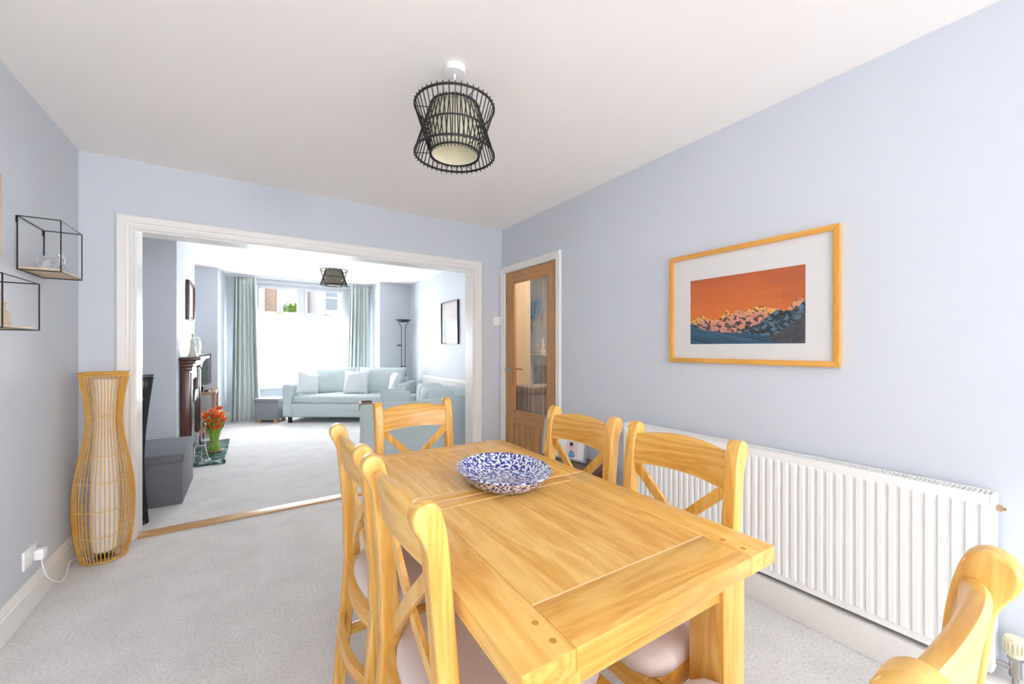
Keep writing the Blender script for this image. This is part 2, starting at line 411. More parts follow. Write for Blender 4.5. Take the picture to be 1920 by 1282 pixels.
# ------------------------------------------------------------------ the setting
XL, XR, YB, CZ = -.874, 2.2, 3.53, 2.465
LXL, LXR, YF, YBAY = -.95, 2.63, 7.6, 8.3
BX0, BX1 = -.30, 2.03
YR = -6.5      # rear wall of the dining room
def sbox(name, *boxes, m='wall', bev=0):
    mb = MB()
    for a, b in boxes: mb.box(a, b, bev)
    return struct(mb.build(name, m))
sbox('floor', ((XL - .1, YR - .1, -.1), (XR + .1, YB, 0)), ((LXL - .1, YB, -.1), (LXR + .1, YF + .02, 0)), ((-.45, YF + .02, -.1), (2.1, YBAY + .1, 0)), m='carpet')
sbox('ceiling', ((XL - .1, YR - .1, CZ), (XR + .1, YB + .001, CZ + .1)), ((LXL - .1, YB, CZ), (LXR + .1, YF + .02, CZ + .1)), ((-.45, YF + .02, CZ), (2.1, YBAY + .1, CZ + .1)), m='ceil')
sbox('wall_left', ((XL - .12, YR - .1, 0), (XL, YB, CZ)))
# right wall with the door opening
DY0, DY1, DZ = 2.648, 3.455, 2.00
sbox('wall_right', ((XR, YR - .1, 0), (XR + .12, -5.8, CZ)), ((XR, -5.8, 0), (XR + .12, -3.0, .92)), ((XR, -5.8, 2.12), (XR + .12, -3.0, CZ)), ((XR, -3.0, 0), (XR + .12, DY0 - .02, CZ)), ((XR, DY1 + .02, 0), (XR + .12, YB + .17, CZ)), ((XR, DY0 - .02, DZ + .02), (XR + .12, DY1 + .02, CZ)))
mb = MB()  # unseen window, added with its wall opening to carry the side fill
for y in (-5.8, -4.425, -3.05): mb.box((XR + .04, y, .92), (XR + .10, y + .05, 2.12))
mb.box((XR + .041, -5.75, .92), (XR + .099, -3.05, .97)); mb.box((XR + .041, -5.75, 2.07), (XR + .099, -3.05, 2.12))
w2 = struct(mb.build('window_added', 'upvc'))
mb = MB(); mb.box((XR + .067, -5.75, .97), (XR + .073, -3.05, 2.07)); mb.build('pane', 'glass', w2)
# dividing wall with the wide opening
OX0, OX1, OZ = -.619, 1.871, 2.02; WT = .16
sbox('wall_dividing', ((LXL - .1, YB, 0), (OX0, YB + WT, CZ)), ((OX1, YB, 0), (2.55, YB + WT, CZ)), ((2.55, YB + WT - .03, 0), (LXR + .03, YB + WT, CZ)), ((OX0, YB, OZ), (OX1, YB + WT, CZ)))
# rear wall with patio doors
sbox('wall_rear', ((XL, YR - .12, 0), (.3, YR, CZ)), ((2.1, YR - .12, 0), (XR, YR, CZ)), ((.3, YR - .12, 2.25), (2.1, YR, CZ)))
mb = MB()
for x in (.3, 1.17, 2.04): mb.box((x, YR - .1, 0), (x + .06, YR - .04, 2.25))
mb.box((.36, YR - .1, 2.19), (2.04, YR - .04, 2.25)); mb.box((.36, YR - .1, 0), (2.04, YR - .04, .06))
d2 = struct(mb.build('door_2', 'upvc'))
mb = MB(); mb.box((.36, YR - .075, .06), (1.17, YR - .069, 2.19)); mb.box((1.23, YR - .075, .06), (2.04, YR - .069, 2.19)); mb.build('pane', 'glass', d2)
# living room walls
sbox('wall_living_left', ((LXL - .12, YB + WT, 0), (LXL, YF, CZ)))
sbox('wall_living_right', ((LXR, YB + WT, 0), (LXR + .03, YF + .1, CZ)))
sbox('wall_chimney', ((LXL, 5.2, 0), (-.6, 6.8, CZ)))
sbox('wall_front', ((LXL - .12, YF, 0), (-.39, YF + .12, CZ)), ((2.05, YF, 0), (LXR + .12, YF + .12, CZ)))
mb = MB()
mb.prism([(-.3895, YF + .002), (BX0, YBAY), (BX0 - .12, YBAY + .12), (-.51, YF + .002)], 2, 0, CZ)
mb.prism([(2.0495, YF + .002), (2.17, YF + .002), (BX1 + .12, YBAY + .12), (BX1, YBAY)], 2, 0, CZ)
struct(mb.build('wall_bay', 'wall'))
WX0, WX1, WZ0, WZ1, TZ = .03, 1.63, .55, 2.40, 1.80
sbox('wall_bay_front', ((BX0 - .1, YBAY, 0), (BX1 + .1, YBAY + .14, WZ0)), ((BX0 - .1, YBAY, WZ0), (WX0, YBAY + .14, WZ1)), ((WX1, YBAY, WZ0), (BX1 + .1, YBAY + .14, WZ1)), ((BX0 - .1, YBAY, WZ1), (BX1 + .1, YBAY + .14, CZ)))
# bay window
mb = MB(); y0, y1 = YBAY + .0, YBAY + .07
for x0, x1 in ((WX0, WX0 + .06), (.79, .87), (WX1 - .06, WX1)): mb.box((x0, y0, WZ0), (x1, y1, WZ1), .006)
for z0, z1 in ((WZ0, WZ0 + .07), (TZ - .04, TZ + .04), (WZ1 - .06, WZ1)): mb.box((WX0 + .002, y0 + .0015, z0 + .0005), (WX1 - .002, y1 - .0015, z1 - .0005), .004)
win = struct(mb.build('window_1', 'upvc'))
for x0, x1 in ((WX0 + .06, .79), (.87, WX1 - .06)):
    mb = MB(); a, b = (x0 + .0, TZ + .04), (x1, WZ1 - .06); t = .05
    mb.box((a[0] + .001, y0 - .02, a[1] + .001), (a[0] + t, y0 + .022, b[1] - .001), .005); mb.box((b[0] - t, y0 - .02, a[1] + .001), (b[0] - .001, y0 + .022, b[1] - .001), .005)
    mb.box((a[0] + .002, y0 - .0185, a[1] + .001), (b[0] - .002, y0 + .02, a[1] + t), .004); mb.box((a[0] + .002, y0 - .0185, b[1] - t), (b[0] - .002, y0 + .02, b[1] - .001), .004)
    mb.build('sash', 'upvc', win)
    mb = MB(); xm = (x0 + x1) / 2; mb.box((xm - .02, y0 - .045, a[1] + .008), (xm + .02, y0 - .02, a[1] + .035), .004); mb.box((xm - .01, y0 - .06, a[1] + .012), (xm + .09, y0 - .045, a[1] + .03), .004)
    mb.build('window_handle', 'brass', win)
mb = MB(); mb.box((WX0 + .05, y0 + .03, WZ0 + .05), (WX1 - .05, y0 + .036, WZ1 - .05)); mb.build('pane', 'glass', win)
mb = MB(); mb.box((WX0 - .05, YBAY - .10, WZ0 - .03), (WX1 + .05, YBAY + .02, WZ0), .008); mb.build('window_sill', 'upvc', win)

# architrave round the wide opening, jamb lining, threshold
def architrave(name, pts, d, wdt, plane):
    """pts: inner corner polyline (2D in the wall plane); profile steps outward; plane(u,v,t)->xyz"""
    mb = MB(); prof = [(0, 0), (0, .012), (.006, .018), (.018, .018), (.024, .013), (.036, .016), (.042, .022), (wdt - .008, .026), (wdt, .02), (wdt, 0)]
    rows = []
    for (u, v), (ou, ov) in zip(pts, d):
        rows.append([mb.bm.verts.new(plane(u + ou * p, v + ov * p, t)) for p, t in prof])
    for A, B in zip(rows[:-1], rows[1:]):
        for k in range(len(prof) - 1): mb.bm.faces.new((A[k], A[k + 1], B[k + 1], B[k]))
    mb.bm.faces.new(rows[0]); mb.bm.faces.new(rows[-1][::-1])
    return mb.build(name, 'white', angle=20)
o = struct(architrave('trim_1', [(OX0, 0), (OX0, OZ), (OX1, OZ), (OX1, 0)], [(-1, 0), (-1, 1), (1, 1), (1, 0)], .085, lambda u, v, t: (u, YB - t, v)))
struct(architrave('trim_2', [(OX0, 0), (OX0, OZ), (OX1, OZ), (OX1, 0)], [(-1, 0), (-1, 1), (1, 1), (1, 0)], .085, lambda u, v, t: (u, YB + WT + t, v)))
sbox('trim_3', ((OX0 - .002, YB - .002, 0), (OX0 + .012, YB + WT + .002, OZ)), ((OX1 - .012, YB - .002, 0), (OX1 + .002, YB + WT + .002, OZ)), ((OX0 + .012, YB - .002, OZ - .012), (OX1 - .012, YB + WT + .002, OZ + .002)), m='white')
mb = MB(); mb.box((OX0 + .013, YB - .01, 0), (OX1 - .013, YB + .095, .012), .004); o = mb.build('trim_4', wood('threshold_oak', 0, (.40, .22, .08), (.52, .30, .12), (.62, .38, .18), .35)); struct(o)
# door: frame, leaf
struct(architrave('trim_5', [(DY0 - .005, 0), (DY0 - .005, DZ + .008), (DY1 + .005, DZ + .008), (DY1 + .005, 0)], [(-1, 0), (-1, 1), (1, 1), (1, 0)], .062, lambda u, v, t: (XR - t, u, v)))
sbox('trim_6', ((XR - .002, DY0 - .02, 0), (XR + .12, DY0 - .004, DZ + .01)), ((XR - .002, DY1 + .004, 0), (XR + .12, DY1 + .02, DZ + .01)), ((XR - .002, DY0 - .02, DZ + .004), (XR + .12, DY1 + .02, DZ + .02)), m='white')
mb = MB(); X0, X1 = XR + .002, XR + .042; GY0, GY1, GZ0, GZ1 = 2.775, 3.318, .62, 1.895
mb.box((X0, DY0, .01), (X1, GY0, DZ), .003, mi=0); mb.box((X0, GY1, .01), (X1, DY1, DZ), .003)
mb.box((X0, GY0, GZ1), (X1, GY1, DZ), .003, mi=1); mb.box((X0, GY0, .50), (X1, GY1, GZ0), .003); mb.box((X0, GY0, .01), (X1, GY1, .20), .003)
for k in range(5):
    a = GY0 + (GY1 - GY0) * k / 5; b = GY0 + (GY1 - GY0) * (k + 1) / 5
    mb.box((X0 + .008, a + .0025, .20), (X1 - .008, b - .0025, .50), .003, mi=0)
mb.box((X0 + .016, GY0, .20), (X1 - .016, GY1, .50), mi=0)
# glazing bead
for a, b in (((X0 + .004, GY0, GZ0), (X0 + .016, GY0 + .014, GZ1)), ((X0 + .004, GY1 - .014, GZ0), (X0 + .016, GY1, GZ1))): mb.box(a, b, .003, mi=0)
for a, b in (((X0 + .004, GY0, GZ0), (X0 + .016, GY1, GZ0 + .014)), ((X0 + .004, GY0, GZ1 - .014), (X0 + .016, GY1, GZ1))): mb.box(a, b, .003, mi=1)
door = struct(mb.build('door_1', [DOAK[2], DOAK[1]]))
mb = MB(); mb.box((X0 + .016, GY0 + .001, GZ0 + .001), (X0 + .022, GY1 - .001, GZ1 - .001)); mb.build('pane', 'doorglass', door)
mb = MB()   # engraved lines on the glass
for k in (.14, .42, .55, .68, .86):
    y = GY0 + (GY1 - GY0) * k; mb.box((X0 + .0145, y - .0012, GZ0 + .02), (X0 + .0155, y + .0012, GZ1 - .02))
mb.build('etched_line', mat('etched_glass', (.62, .58, .52), .6), door, smooth=False)
for sgn, xx in ((-1, X0), (1, X1)):
    mb = MB(); mb.lathe([(.0, 0), (.026, 0), (.026, .007 * sgn), (.012, .010 * sgn), (.010, .045 * sgn), (0, .045 * sgn)], (xx, 3.39, 1.03), 24, axis=0)
    mb.tube([(xx + sgn * .045, 3.395, 1.03), (xx + sgn * .05, 3.36, 1.03), (xx + sgn * .05, 3.28, 1.028)], [.010, .009, .008], 10)
    mb.build('door_handle', 'nickel', door)
for z in (1.78, 1.0, .25):
    mb = MB(); mb.tube([(X0 - .006, DY0 + .001, z), (X0 - .006, DY0 + .001, z + .08)], .006, 8); mb.build('hinge', 'nickel', door)

# skirting
def skirt(name, pts):
    """run along polyline pts (x,y) with the room on its left side"""
    mb = MB(); prof = [(0, 0), (.018, 0), (.018, .105), (.013, .112), (.015, .122), (.009, .134), (.006, .145), (0, .145)]
    for p, q in zip(pts[:-1], pts[1:]):
        p, q = Vector((*p, 0)), Vector((*q, 0)); d = (q - p).normalized(); nrm = Vector((-d.y, d.x, 0))
        A = [mb.bm.verts.new(p + nrm * t + Vector((0, 0, z))) for t, z in prof]; B = [mb.bm.verts.new(q + nrm * t + Vector((0, 0, z))) for t, z in prof]
        for k in range(len(prof)): mb.bm.faces.new((A[k], A[(k + 1) % len(prof)], B[(k + 1) % len(prof)], B[k]))
        mb.bm.faces.new(A[::-1]); mb.bm.faces.new(B)
    return struct(mb.build(name, 'white', angle=20))
skirt('baseboard_left', [(XL, YB), (XL, YR)])
skirt('baseboard_back', [(OX0 - .085, YB), (XL, YB)])
skirt('baseboard_back_right', [(XR, YB), (OX1 + .085, YB)])
skirt('baseboard_right', [(XR, 1.95), (XR, 2.58)])
sbox('baseboard_boxed', ((XR - .115, YR, 0), (XR, 1.95, .125)), m='white', bev=.004)
skirt('baseboard_living_left', [(LXL, 5.2), (LXL, YB + WT)])
skirt('baseboard_chimney', [(-.6, 5.2), (LXL, 5.2)])
skirt('baseboard_chimney_front', [(-.6, 5.38), (-.6, 5.2)])
skirt('baseboard_front_left', [(-.39, YF), (LXL, YF)])
skirt('baseboard_bay_left', [(BX0, YBAY), (-.39, YF)])
skirt('baseboard_bay_front', [(BX1, YBAY), (BX0, YBAY)])
skirt('baseboard_front_right', [(LXR, YF), (2.05, YF)])
skirt('baseboard_living_right', [(LXR, YB + WT), (LXR, YF)])

# ------------------------------------------------------------------ hall behind the door
sbox('wall_hall_back', ((3.55, 1.6, 0), (3.6, 6.2, CZ)), ((2.66, 6.2, 0), (3.55, 6.25, CZ)), ((XR + .12, 1.55, 0), (3.6, 1.6, CZ)), m='hallwall')
sbox('floor_hall', ((XR + .1, 1.6, -.1), (3.6, 3.69, 0)), ((2.66, 3.69, -.1), (3.6, 6.2, 0)), m='hallbrown')
sbox('ceiling_hall', ((XR + .12, 1.6, CZ), (3.6, 3.69, CZ + .05)), ((2.66, 3.69, CZ), (3.6, 6.2, CZ + .05)), m='ceil')
# beige painted wall end and dado seen through the glass
def dpt(px, X=None, Y=None):
    u = (px - 960) / 750; dx = .5505 + .8348 * u; dy = .8348 - .5505 * u; t = X / dx if X is not None else Y / dy
    return dx * t, dy * t, t
sbox('wall_hall_beige', ((XR + .122, YB - .015, 0), (2.55, YB - .0005, CZ)), m='beige')
sbox('trim_7', ((3.53, 3.6, .12), (3.55, 5.4, .26)), m='white')
mb = MB(); mb.box((2.36, 3.24, 0), (3.06, 3.50, .78), .01); mb.box((2.35, 3.23, .78), (3.07, 3.51, .85), .015)
# ------------------------------------------------------------------ hall contents
tag(mb.build('storage_chest', 'hallbrown'), 'tall brown-grey chest in the hall, seen through the lower door glass', 'chest')
x, y, t = dpt(1003, X=3.53)
t_ = thing('cloth_bag', 'blue cloth hanging from black hooks on the hall wall', 'hanging cloth', (3.53, y, 1.25))
mb = MB(); z = (651 - 580) / 750 * t
Z0 = z
mb.grid(lambda a, b: (-.03 - .012 * sin(a * 9), (a - .5) * .26 - .10 * b + .06, z - .13 + b * .27 - .05 * abs(a - .4)), 12, 8); mb.build('cloth', 'blue_cloth', t_, solid=.004)
for zz in (z + .09, z - .10):
    mb = MB(); mb.sphere((-.03, .12, zz), .03); mb.build('hook', 'black', t_)
mb = MB(); z = (651 - 612) / 750 * t; pts = []
for k in range(28):
    a = 2 * pi * k / 28; pts.append((.0038 * 16 * sin(a) ** 3, z + .0044 * (13 * cos(a) - 5 * cos(2 * a) - 2 * cos(3 * a) - cos(4 * a))))
mb.prism([(p[0] + y + .06, p[1] + 1.25) for p in pts], 0, 3.51, 3.53, .003); tag(mb.build('wooden_heart', 'pale_wood'), 'small wooden heart below the blue cloth on the hall wall', 'ornament')
x, y, t = dpt(1017, X=3.3)
t_ = thing('console_table', 'white console table against the hall wall, seen through the door glass', 'console table', (3.36, y + .05, 0))
mb = MB(); mb.box((-.16, -.40, 1.13), (.17, .20, 1.16), .006); mb.build('table_top', 'white', t_)
for dx, dy in ((-.13, -.36), (-.13, .12), (.10, -.36), (.10, .12)):
    mb = MB(); mb.box((dx, dy, 0), (dx + .05, dy + .05, 1.13), .004); mb.build('leg', 'white', t_)
mb = MB(); mb.box((-.12, -.31, 1.02), (-.10, .12, 1.13)); mb.build('apron', 'white', t_)
mb = MB(); mb.lathe([(0, 0), (.04, 0), (.045, .03), (.02, .09), (.03, .13), (.015, .17), (.022, .20), (0, .22)], (3.30, y + .0, 1.16), 16); mb.lathe([(0, 0), (.03, 0), (.032, .03), (.014, .07), (.02, .1), (0, .14)], (3.30, y + .09, 1.16), 16)
tag(mb.build('figurine', 'pale_wood'), 'pale figurine pair standing on the white hall console', 'figurine')

# ------------------------------------------------------------------ outside the bay window
sbox('ground_outside', ((-30, YBAY + .3, -.5), (40, 60, -.45)), m='asphalt')
t_ = thing('brick_house', 'brown brick terraced house across the street with white bay', 'house', (-1.5, 20, -.45))
mb = MB(); mb.box((-5, 0, 0), (2.72, 7, 6.5)); mb.build('wall', 'brick', t_)
mb = MB(); mb.box((-1.5, -.6, 0), (1.85, 0, 2.9)); mb.box((-.6, -.12, 2.9), (2.08, -.003, 4.6)); mb.box((2.53, -.12, 0), (2.75, -.003, 6.5)); mb.build('bay_front', 'render', t_)
mb = MB(); mb.box((-.1, -.16, 3.3), (1.85, -.12, 4.4)); mb.build('window', mat('dark_window', (.12, .13, .15), .1), t_)
mb = MB(); mb.prism([(-.3, 6.5), (7.3, 6.5), (3.5, 8.6)], 0, -5.1, 2.6); mb.build('roof', 'tile', t_)
t_ = thing('white_house', 'white rendered house across the street with a grey sash window', 'house', (3.0, 18, -.45))
mb = MB(); mb.box((-.65, 0, 0), (8, 7, 6.2)); mb.build('wall', 'render', t_)
for k in range(2):
    mb = MB(); x0 = -.36 + k * 2.4; mb.box((x0 - .05, -.05, 3.17), (x0 + .53, .0, 4.2)); w_ = mb.build('window', 'upvc', t_)
    mb = MB(); mb.box((x0 + .03, -.06, 3.25), (x0 + .46, -.05, 3.71)); mb.box((x0 + .03, -.06, 3.79), (x0 + .46, -.05, 4.12)); mb.build('pane', mat('grey_pane', (.30, .36, .40), .1), w_)
mb = MB(); mb.box((-.6, -.5, 0), (1.5, 0, 2.5)); mb.build('porch', 'render', t_)
mb = MB(); mb.prism([(-.3, 6.2), (7.3, 6.2), (3.5, 8.2)], 0, -.75, 8.1); mb.build('roof', 'tile', t_)
mb = MB()
mb.grid(lambda a, b: (-20 + a * 60, 50 + b * 30, -.45 + (8.2 + 1.5 * noise.noise(Vector((a * 5, b * 3, 0)))) * sin(min(1, b * 1.6) * pi / 2)), 40, 10)
struct(mb.build('hill', 'hill'))
t_ = thing('street_tree', 'leafy green tree between the two houses across the street', 'tree', (2.42, 28.5, -.45))
mb = MB(); mb.tube([(0, 0, 0), (.05, 0, 1.5), (0, 0, 3.7)], [.14, .1, .06]); mb.build('trunk', 'tvwood', t_)
mb = MB(); 
for k in range(420):
    v = Vector((random.gauss(0, 1), random.gauss(0, 1), random.gauss(0, 1))).normalized() * (random.random() ** .4)
    c = Vector((.1 + v.x * .75, v.y * .7, 3.9 + v.z * .75)); s_ = .07 + random.random() * .08
    r = Matrix.Rotation(random.random() * 6, 3, Vector((random.random(), random.random(), random.random() + .1)).normalized())
    q = [mb.bm.verts.new(c + r @ Vector(p)) for p in ((-s_, 0, 0), (0, -s_ * .5, .02), (s_, 0, 0), (0, s_ * .5, .02))]; mb.bm.faces.new(q)
mb.build('crown', 'tree', t_, smooth=False, fixn=False)
# ------------------------------------------------------------------ curtains
def curtain(name, label, x0, x1, xb0, xb1, y, seed, folds):
    mb = MB(); r = random.Random(seed); ph = [r.random() * 6 for _ in range(4)]
    def fn(a, b):
        z = .02 + b * (2.405); top = max(0, (b - .93) / .07)
        k = 1 - b
        xa = xb0 + (x0 - xb0) * b ** .6; xe = xb1 + (x1 - xb1) * b ** .6
        am = (.058 * (1 - .55 * top)) * (.8 + .3 * sin(a * 7 + ph[0]))
        fold = sin(a * folds * 2 * pi + .8 * sin(a * 11 + ph[1]) + .5 * k * sin(a * 5 + ph[2]))
        fold += .3 * sin(a * folds * 4 * pi + ph[3]) * (1 - k * .5)
        return (xa + (xe - xa) * a, y + am * fold, z)
    mb.grid(fn, folds * 22, 40)
    return tag(mb.build(name, 'curtain', solid=.004, angle=80), label, 'curtain', 'curtains at the bay window')
curtain('curtain', 'pale duck-egg curtain on the left of the bay window', -.20, .11, -.25, .19, 8.08, 1, 6)
curtain('curtain', 'pale duck-egg curtain on the right of the bay window, behind the sofa', 1.62, 1.95, 1.55, 1.96, 8.08, 2, 6)
mb = MB(); mb.box((-.27, 8.06, 2.435), (2.0, 8.10, 2.463), .003); mb.box((-.27, 8.16, 2.38), (2.0, 8.18, 2.395), .002)
tag(mb.build('curtain_track', 'upvc'), 'white curtain track fixed to the bay ceiling above the curtains', 'curtain track')
mb = MB(); mb.grid(lambda a, b: (WX0 + .01 + a * (WX1 - WX0 - .02), 8.262 + .012 * sin(a * 100 + sin(a * 23)) , WZ0 + .004 + b * (TZ - WZ0 - .02)), 260, 2)
tag(mb.build('net_curtain', 'net', angle=80, fixn=False), 'sheer white net curtain across the lower half of the bay window', 'net curtain')

# ------------------------------------------------------------------ dining table
TX0, TX1, TY0, TY1, TZ_ = .3515, 1.0865, .4685, 1.7975, .770
tb = thing('dining_table', 'golden oak dining table with pegged corners and a centre joint', 'table', ((TX0 + TX1) / 2, (TY0 + TY1) / 2, 0), R_(-1.6))
cx, cy = (TX0 + TX1) / 2, (TY0 + TY1) / 2
mb = MB(); st = .105; zt, zb = TZ_, TZ_ - .042; hx = (TX1 - TX0) / 2; ym = 1.155 - cy
def tabhalf(y0, y1, near):
    # y0 outer end, y1 joint
    a, b = min(y0, y1), max(y0, y1)
    mb.box((-hx, a, zb), (-hx + st, b, zt), .003, mi=0); mb.box((hx - st, a, zb), (hx, b, zt), .003, mi=0)
    ro = .125 if near else .07; ri = .055
    if near: r1, r2 = (a, a + ro), (b - ri, b)
    else: r1, r2 = (b - ro, b), (a, a + ri)
    for q in (r1, r2): mb.box((-hx + st, q[0], zb), (hx - st, q[1], zt), .003, mi=1)
    p0, p1 = (r1[1], r2[0]) if near else (r2[1], r1[0])
    ws = [.118, .135, .125, .156]; x = -hx + st; tot = sum(ws); W = 2 * hx - 2 * st
    for w_ in ws:
        x2 = x + W * w_ / tot; mb.box((x, p0 + .0015, zb), (x2, p1 - .0015, zt - .0004), .0007, seg=1, mi=0); x = x2
tabhalf(TY0 - cy, ym - .0006, True); tabhalf(TY1 - cy, ym + .0006, False)
top = mb.build('tabletop', [OAK[1], OAK[0]], tb, angle=30)
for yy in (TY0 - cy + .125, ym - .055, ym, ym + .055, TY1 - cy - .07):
    mb = MB(); mb.box((-hx + (st if yy != ym else .001), yy - .0013, TZ_ - .003), (hx - (st if yy != ym else .001), yy + .0013, TZ_ + .0003)); mb.build('joint_highlight_line', JOINT_HL, top)  # pale strips paint the light caught by the joint bevels
for sx_ in (-1, 1):
    for yy in (TY0 - cy + .033, TY0 - cy + .083):
        mb = MB(); mb.lathe([(0, 0), (.0066, 0), (.0064, .0004), (0, .0004)], (sx_ * (hx - .082), yy, TZ_), 16); mb.build('peg', OAKP, top)
mb = MB()
a0, a1 = .045, .02
for bx in (((-hx + .06, TY0 - cy + .05, .655), (hx - .06, TY0 - cy + .075, zb)), ((-hx + .06, TY1 - cy - .075, .655), (hx - .06, TY1 - cy - .05, zb))): mb.box(*bx, .002, mi=1)
for bx in (((-hx + .05, TY0 - cy + .06, .655), (-hx + .075, TY1 - cy - .06, zb)), ((hx - .075, TY0 - cy + .06, .655), (hx - .05, TY1 - cy - .06, zb))): mb.box(*bx, .002, mi=0)
mb.build('apron', [OAK[1], OAK[0]], tb)
for sx_ in (-1, 1):
    for y_ in (TY0 - cy + .04, TY1 - cy - .13):
        xa = sx_ * (hx - .06); mb = MB(); mb.box((xa, y_, 0), (xa - sx_ * .09, y_ + .09, zb), .004); mb.build('leg', OAK[2], tb)

# ------------------------------------------------------------------ dining chairs
def soft_prism(mb, pts, x, hw, r=.006):
    """board with rounded edges: 2D profile in yz, centred at x, half thickness hw"""
    n = len(pts); P = [Vector(p) for p in pts]; nr = []
    for i in range(n):
        d = (P[(i + 1) % n] - P[i - 1]).normalized(); nr.append(Vector((d.y, -d.x)))
    ar = sum(P[i].x * P[(i + 1) % n].y - P[(i + 1) % n].x * P[i].y for i in range(n))
    sg = 1 if ar > 0 else -1
    rows = []
    for off, t in ((r, hw), (r * .62, hw - r * .10), (r * .3, hw - r * .32), (r * .08, hw - r * .66), (0, hw - r), (0, -hw + r), (r * .08, -hw + r * .66), (r * .3, -hw + r * .32), (r * .62, -hw + r * .10), (r, -hw)):
        rows.append([mb.bm.verts.new((x + t, P[i].x - sg * nr[i].x * off, P[i].y - sg * nr[i].y * off)) for i in range(n)])
    for A, B in zip(rows[:-1], rows[1:]):
        for k in range(n): mb.bm.faces.new((A[k], A[(k + 1) % n], B[(k + 1) % n], B[k]))
    mb.bm.faces.new(rows[0]); mb.bm.faces.new(rows[-1][::-1])
def catmull(pts, n=6):
    out = []; N = len(pts)
    for i in range(N):
        p0, p1, p2, p3 = [Vector(pts[(i + k) % N]) for k in (-1, 0, 1, 2)]
        for k in range(n):
            t = k / n; out.append(tuple(.5 * ((2 * p1) + (p2 - p0) * t + (2 * p0 - 5 * p1 + 4 * p2 - p3) * t * t + (3 * p1 - p0 - 3 * p2 + p3) * t ** 3)))
    return out
def make_chair(label):
    """origin under the back of the seat; seat extends to +y; back at y~0"""
    c = thing('dining_chair', label, 'chair', group='cross-back dining chairs round the table')
    front = [(.030, .46), (.021, .60), (.011, .72), (.003, .82), (-.002, .875), (-.010, .92), (-.020, .952), (-.036, .966), (-.052, .966), (-.066, .957), (-.073, .940), (-.069, .920), (-.057, .898), (-.047, .870), (-.043, .83), (-.036, .76), (-.026, .62), (-.020, .47), (-.030, .36), (-.062, 0), (-.022, 0), (.010, .30), (.026, .40)]
    prof = []
    for k, p in enumerate(front): prof.append(p)
    sm = catmull(prof[:18], 4)[:17 * 4 + 1] + prof[18:]
    # drop the closing loop interpolation
    for s in (-1, 1):
        mb = MB(); xm = s * .190; soft_prism(mb, sm, xm, .021); mb.build('back_post', OAK[2], c, angle=40)
    # curved top rail with arched crest
    mb = MB(); N = 16; rows = []
    for i in range(N + 1):
        u = i / N * 2 - 1; x = u * .171; bow = -.020 * (1 - u * u)
        zt_ = .925 + .022 * (1 - u * u); zb_ = .818 + .012 * (1 - u * u); yb = -.012 + bow
        rows.append([mb.bm.verts.new(p) for p in ((x, yb + .010, zb_), (x, yb + .004, (zb_ + zt_) / 2), (x, yb - .004, zt_ - .008), (x, yb - .012, zt_), (x, yb - .024, zt_), (x, yb - .030, zt_ - .008), (x, yb - .022, (zb_ + zt_) / 2), (x, yb - .016, zb_))])
    for A, B in zip(rows[:-1], rows[1:]):
        for k in range(8): mb.bm.faces.new((A[k], A[(k + 1) % 8], B[(k + 1) % 8], B[k]))
    mb.bm.faces.new(rows[0]); mb.bm.faces.new(rows[-1][::-1]); mb.build('top_rail', OAK[0], c, angle=50)
    # crossed braces
    for s in (-1, 1):
        mb = MB(); rows = []
        for i in range(13):
            t = i / 12; x = s * (-.170 + .340 * t); z = .815 - .325 * t
            yb = -.012 + .026 * t - .012 * sin(pi * t) + (.007 if s > 0 else -.005)
            d = Vector((s * .340, 0, -.335)).normalized(); n_ = Vector((d.z, 0, -d.x)) * .0165
            p = Vector((x, yb, z)); rows.append([mb.bm.verts.new(p + q) for q in (n_ + Vector((0, .006, 0)), n_ - Vector((0, .006, 0)), -n_ - Vector((0, .006, 0)), -n_ + Vector((0, .006, 0)))])
        for A, B in zip(rows[:-1], rows[1:]):
            for k in range(4): mb.bm.faces.new((A[k], A[(k + 1) % 4], B[(k + 1) % 4], B[k]))
        mb.bm.faces.new(rows[0]); mb.bm.faces.new(rows[-1][::-1]); mb.build('cross_brace', OAK[0] if False else OAK[2], c, angle=30)
    # seat frame
    mb = MB(); z0, z1 = .395, .448
    rows = []
    for i in range(13):
        u = i / 6 - 1; yb = -.026 * (1 - u * u)
        rows.append([mb.bm.verts.new((u * .17, yb + dy, z)) for dy, z in ((.012, z0), (.012, z1), (-.010, z1), (-.010, z0))])
    mb.mi = 1
    fs = []
    for A, B in zip(rows[:-1], rows[1:]):
        for k in range(4): fs.append(mb.bm.faces.new((A[k], A[(k + 1) % 4], B[(k + 1) % 4], B[k])))
    fs += [mb.bm.faces.new(rows[0]), mb.bm.faces.new(rows[-1][::-1])]; mb._tag(fs)
    mb.box((-.20, .378, z0), (.20, .402, z1), .002, mi=1)
    for sd in (-1, 1):
        for v in mb.box((sd * .205, .015, z0), (sd * .183, .372, z1), .002, mi=0): v.co.x += sd * .024 * v.co.y / .4
    mb.build('seat_frame', [OAK[1], OAK[0]], c)
    # upholstered pad
    pad = MB()
    rings = []
    for (ins, zz) in ((.006, .446), (0, .455), (0, .472), (.004, .483), (.014, .491), (.035, .497), (.08, .501), (.14, .503)):
        L = []
        for k in range(48):
            a = 2 * pi * k / 48; e = 6; ca, sa = cos(a), sin(a); rr = (abs(ca) ** e + abs(sa) ** e) ** (-1 / e)
            wx, wy = .204 - ins, .203 - ins
            px_, py_ = rr * ca * wx, .210 + rr * sa * wy
            if py_ < .06:                                       # narrower behind, between the posts, and bowed
                f = min(1, (.06 - py_) / .05); px_ *= 1 - .17 * f; py_ -= f * .024 * (1 - (px_ / .17) ** 2)
            px_ *= 1 + .15 * max(0, py_) / .41
            L.append(pad.bm.verts.new((px_, py_, zz)))
        rings.append(L)
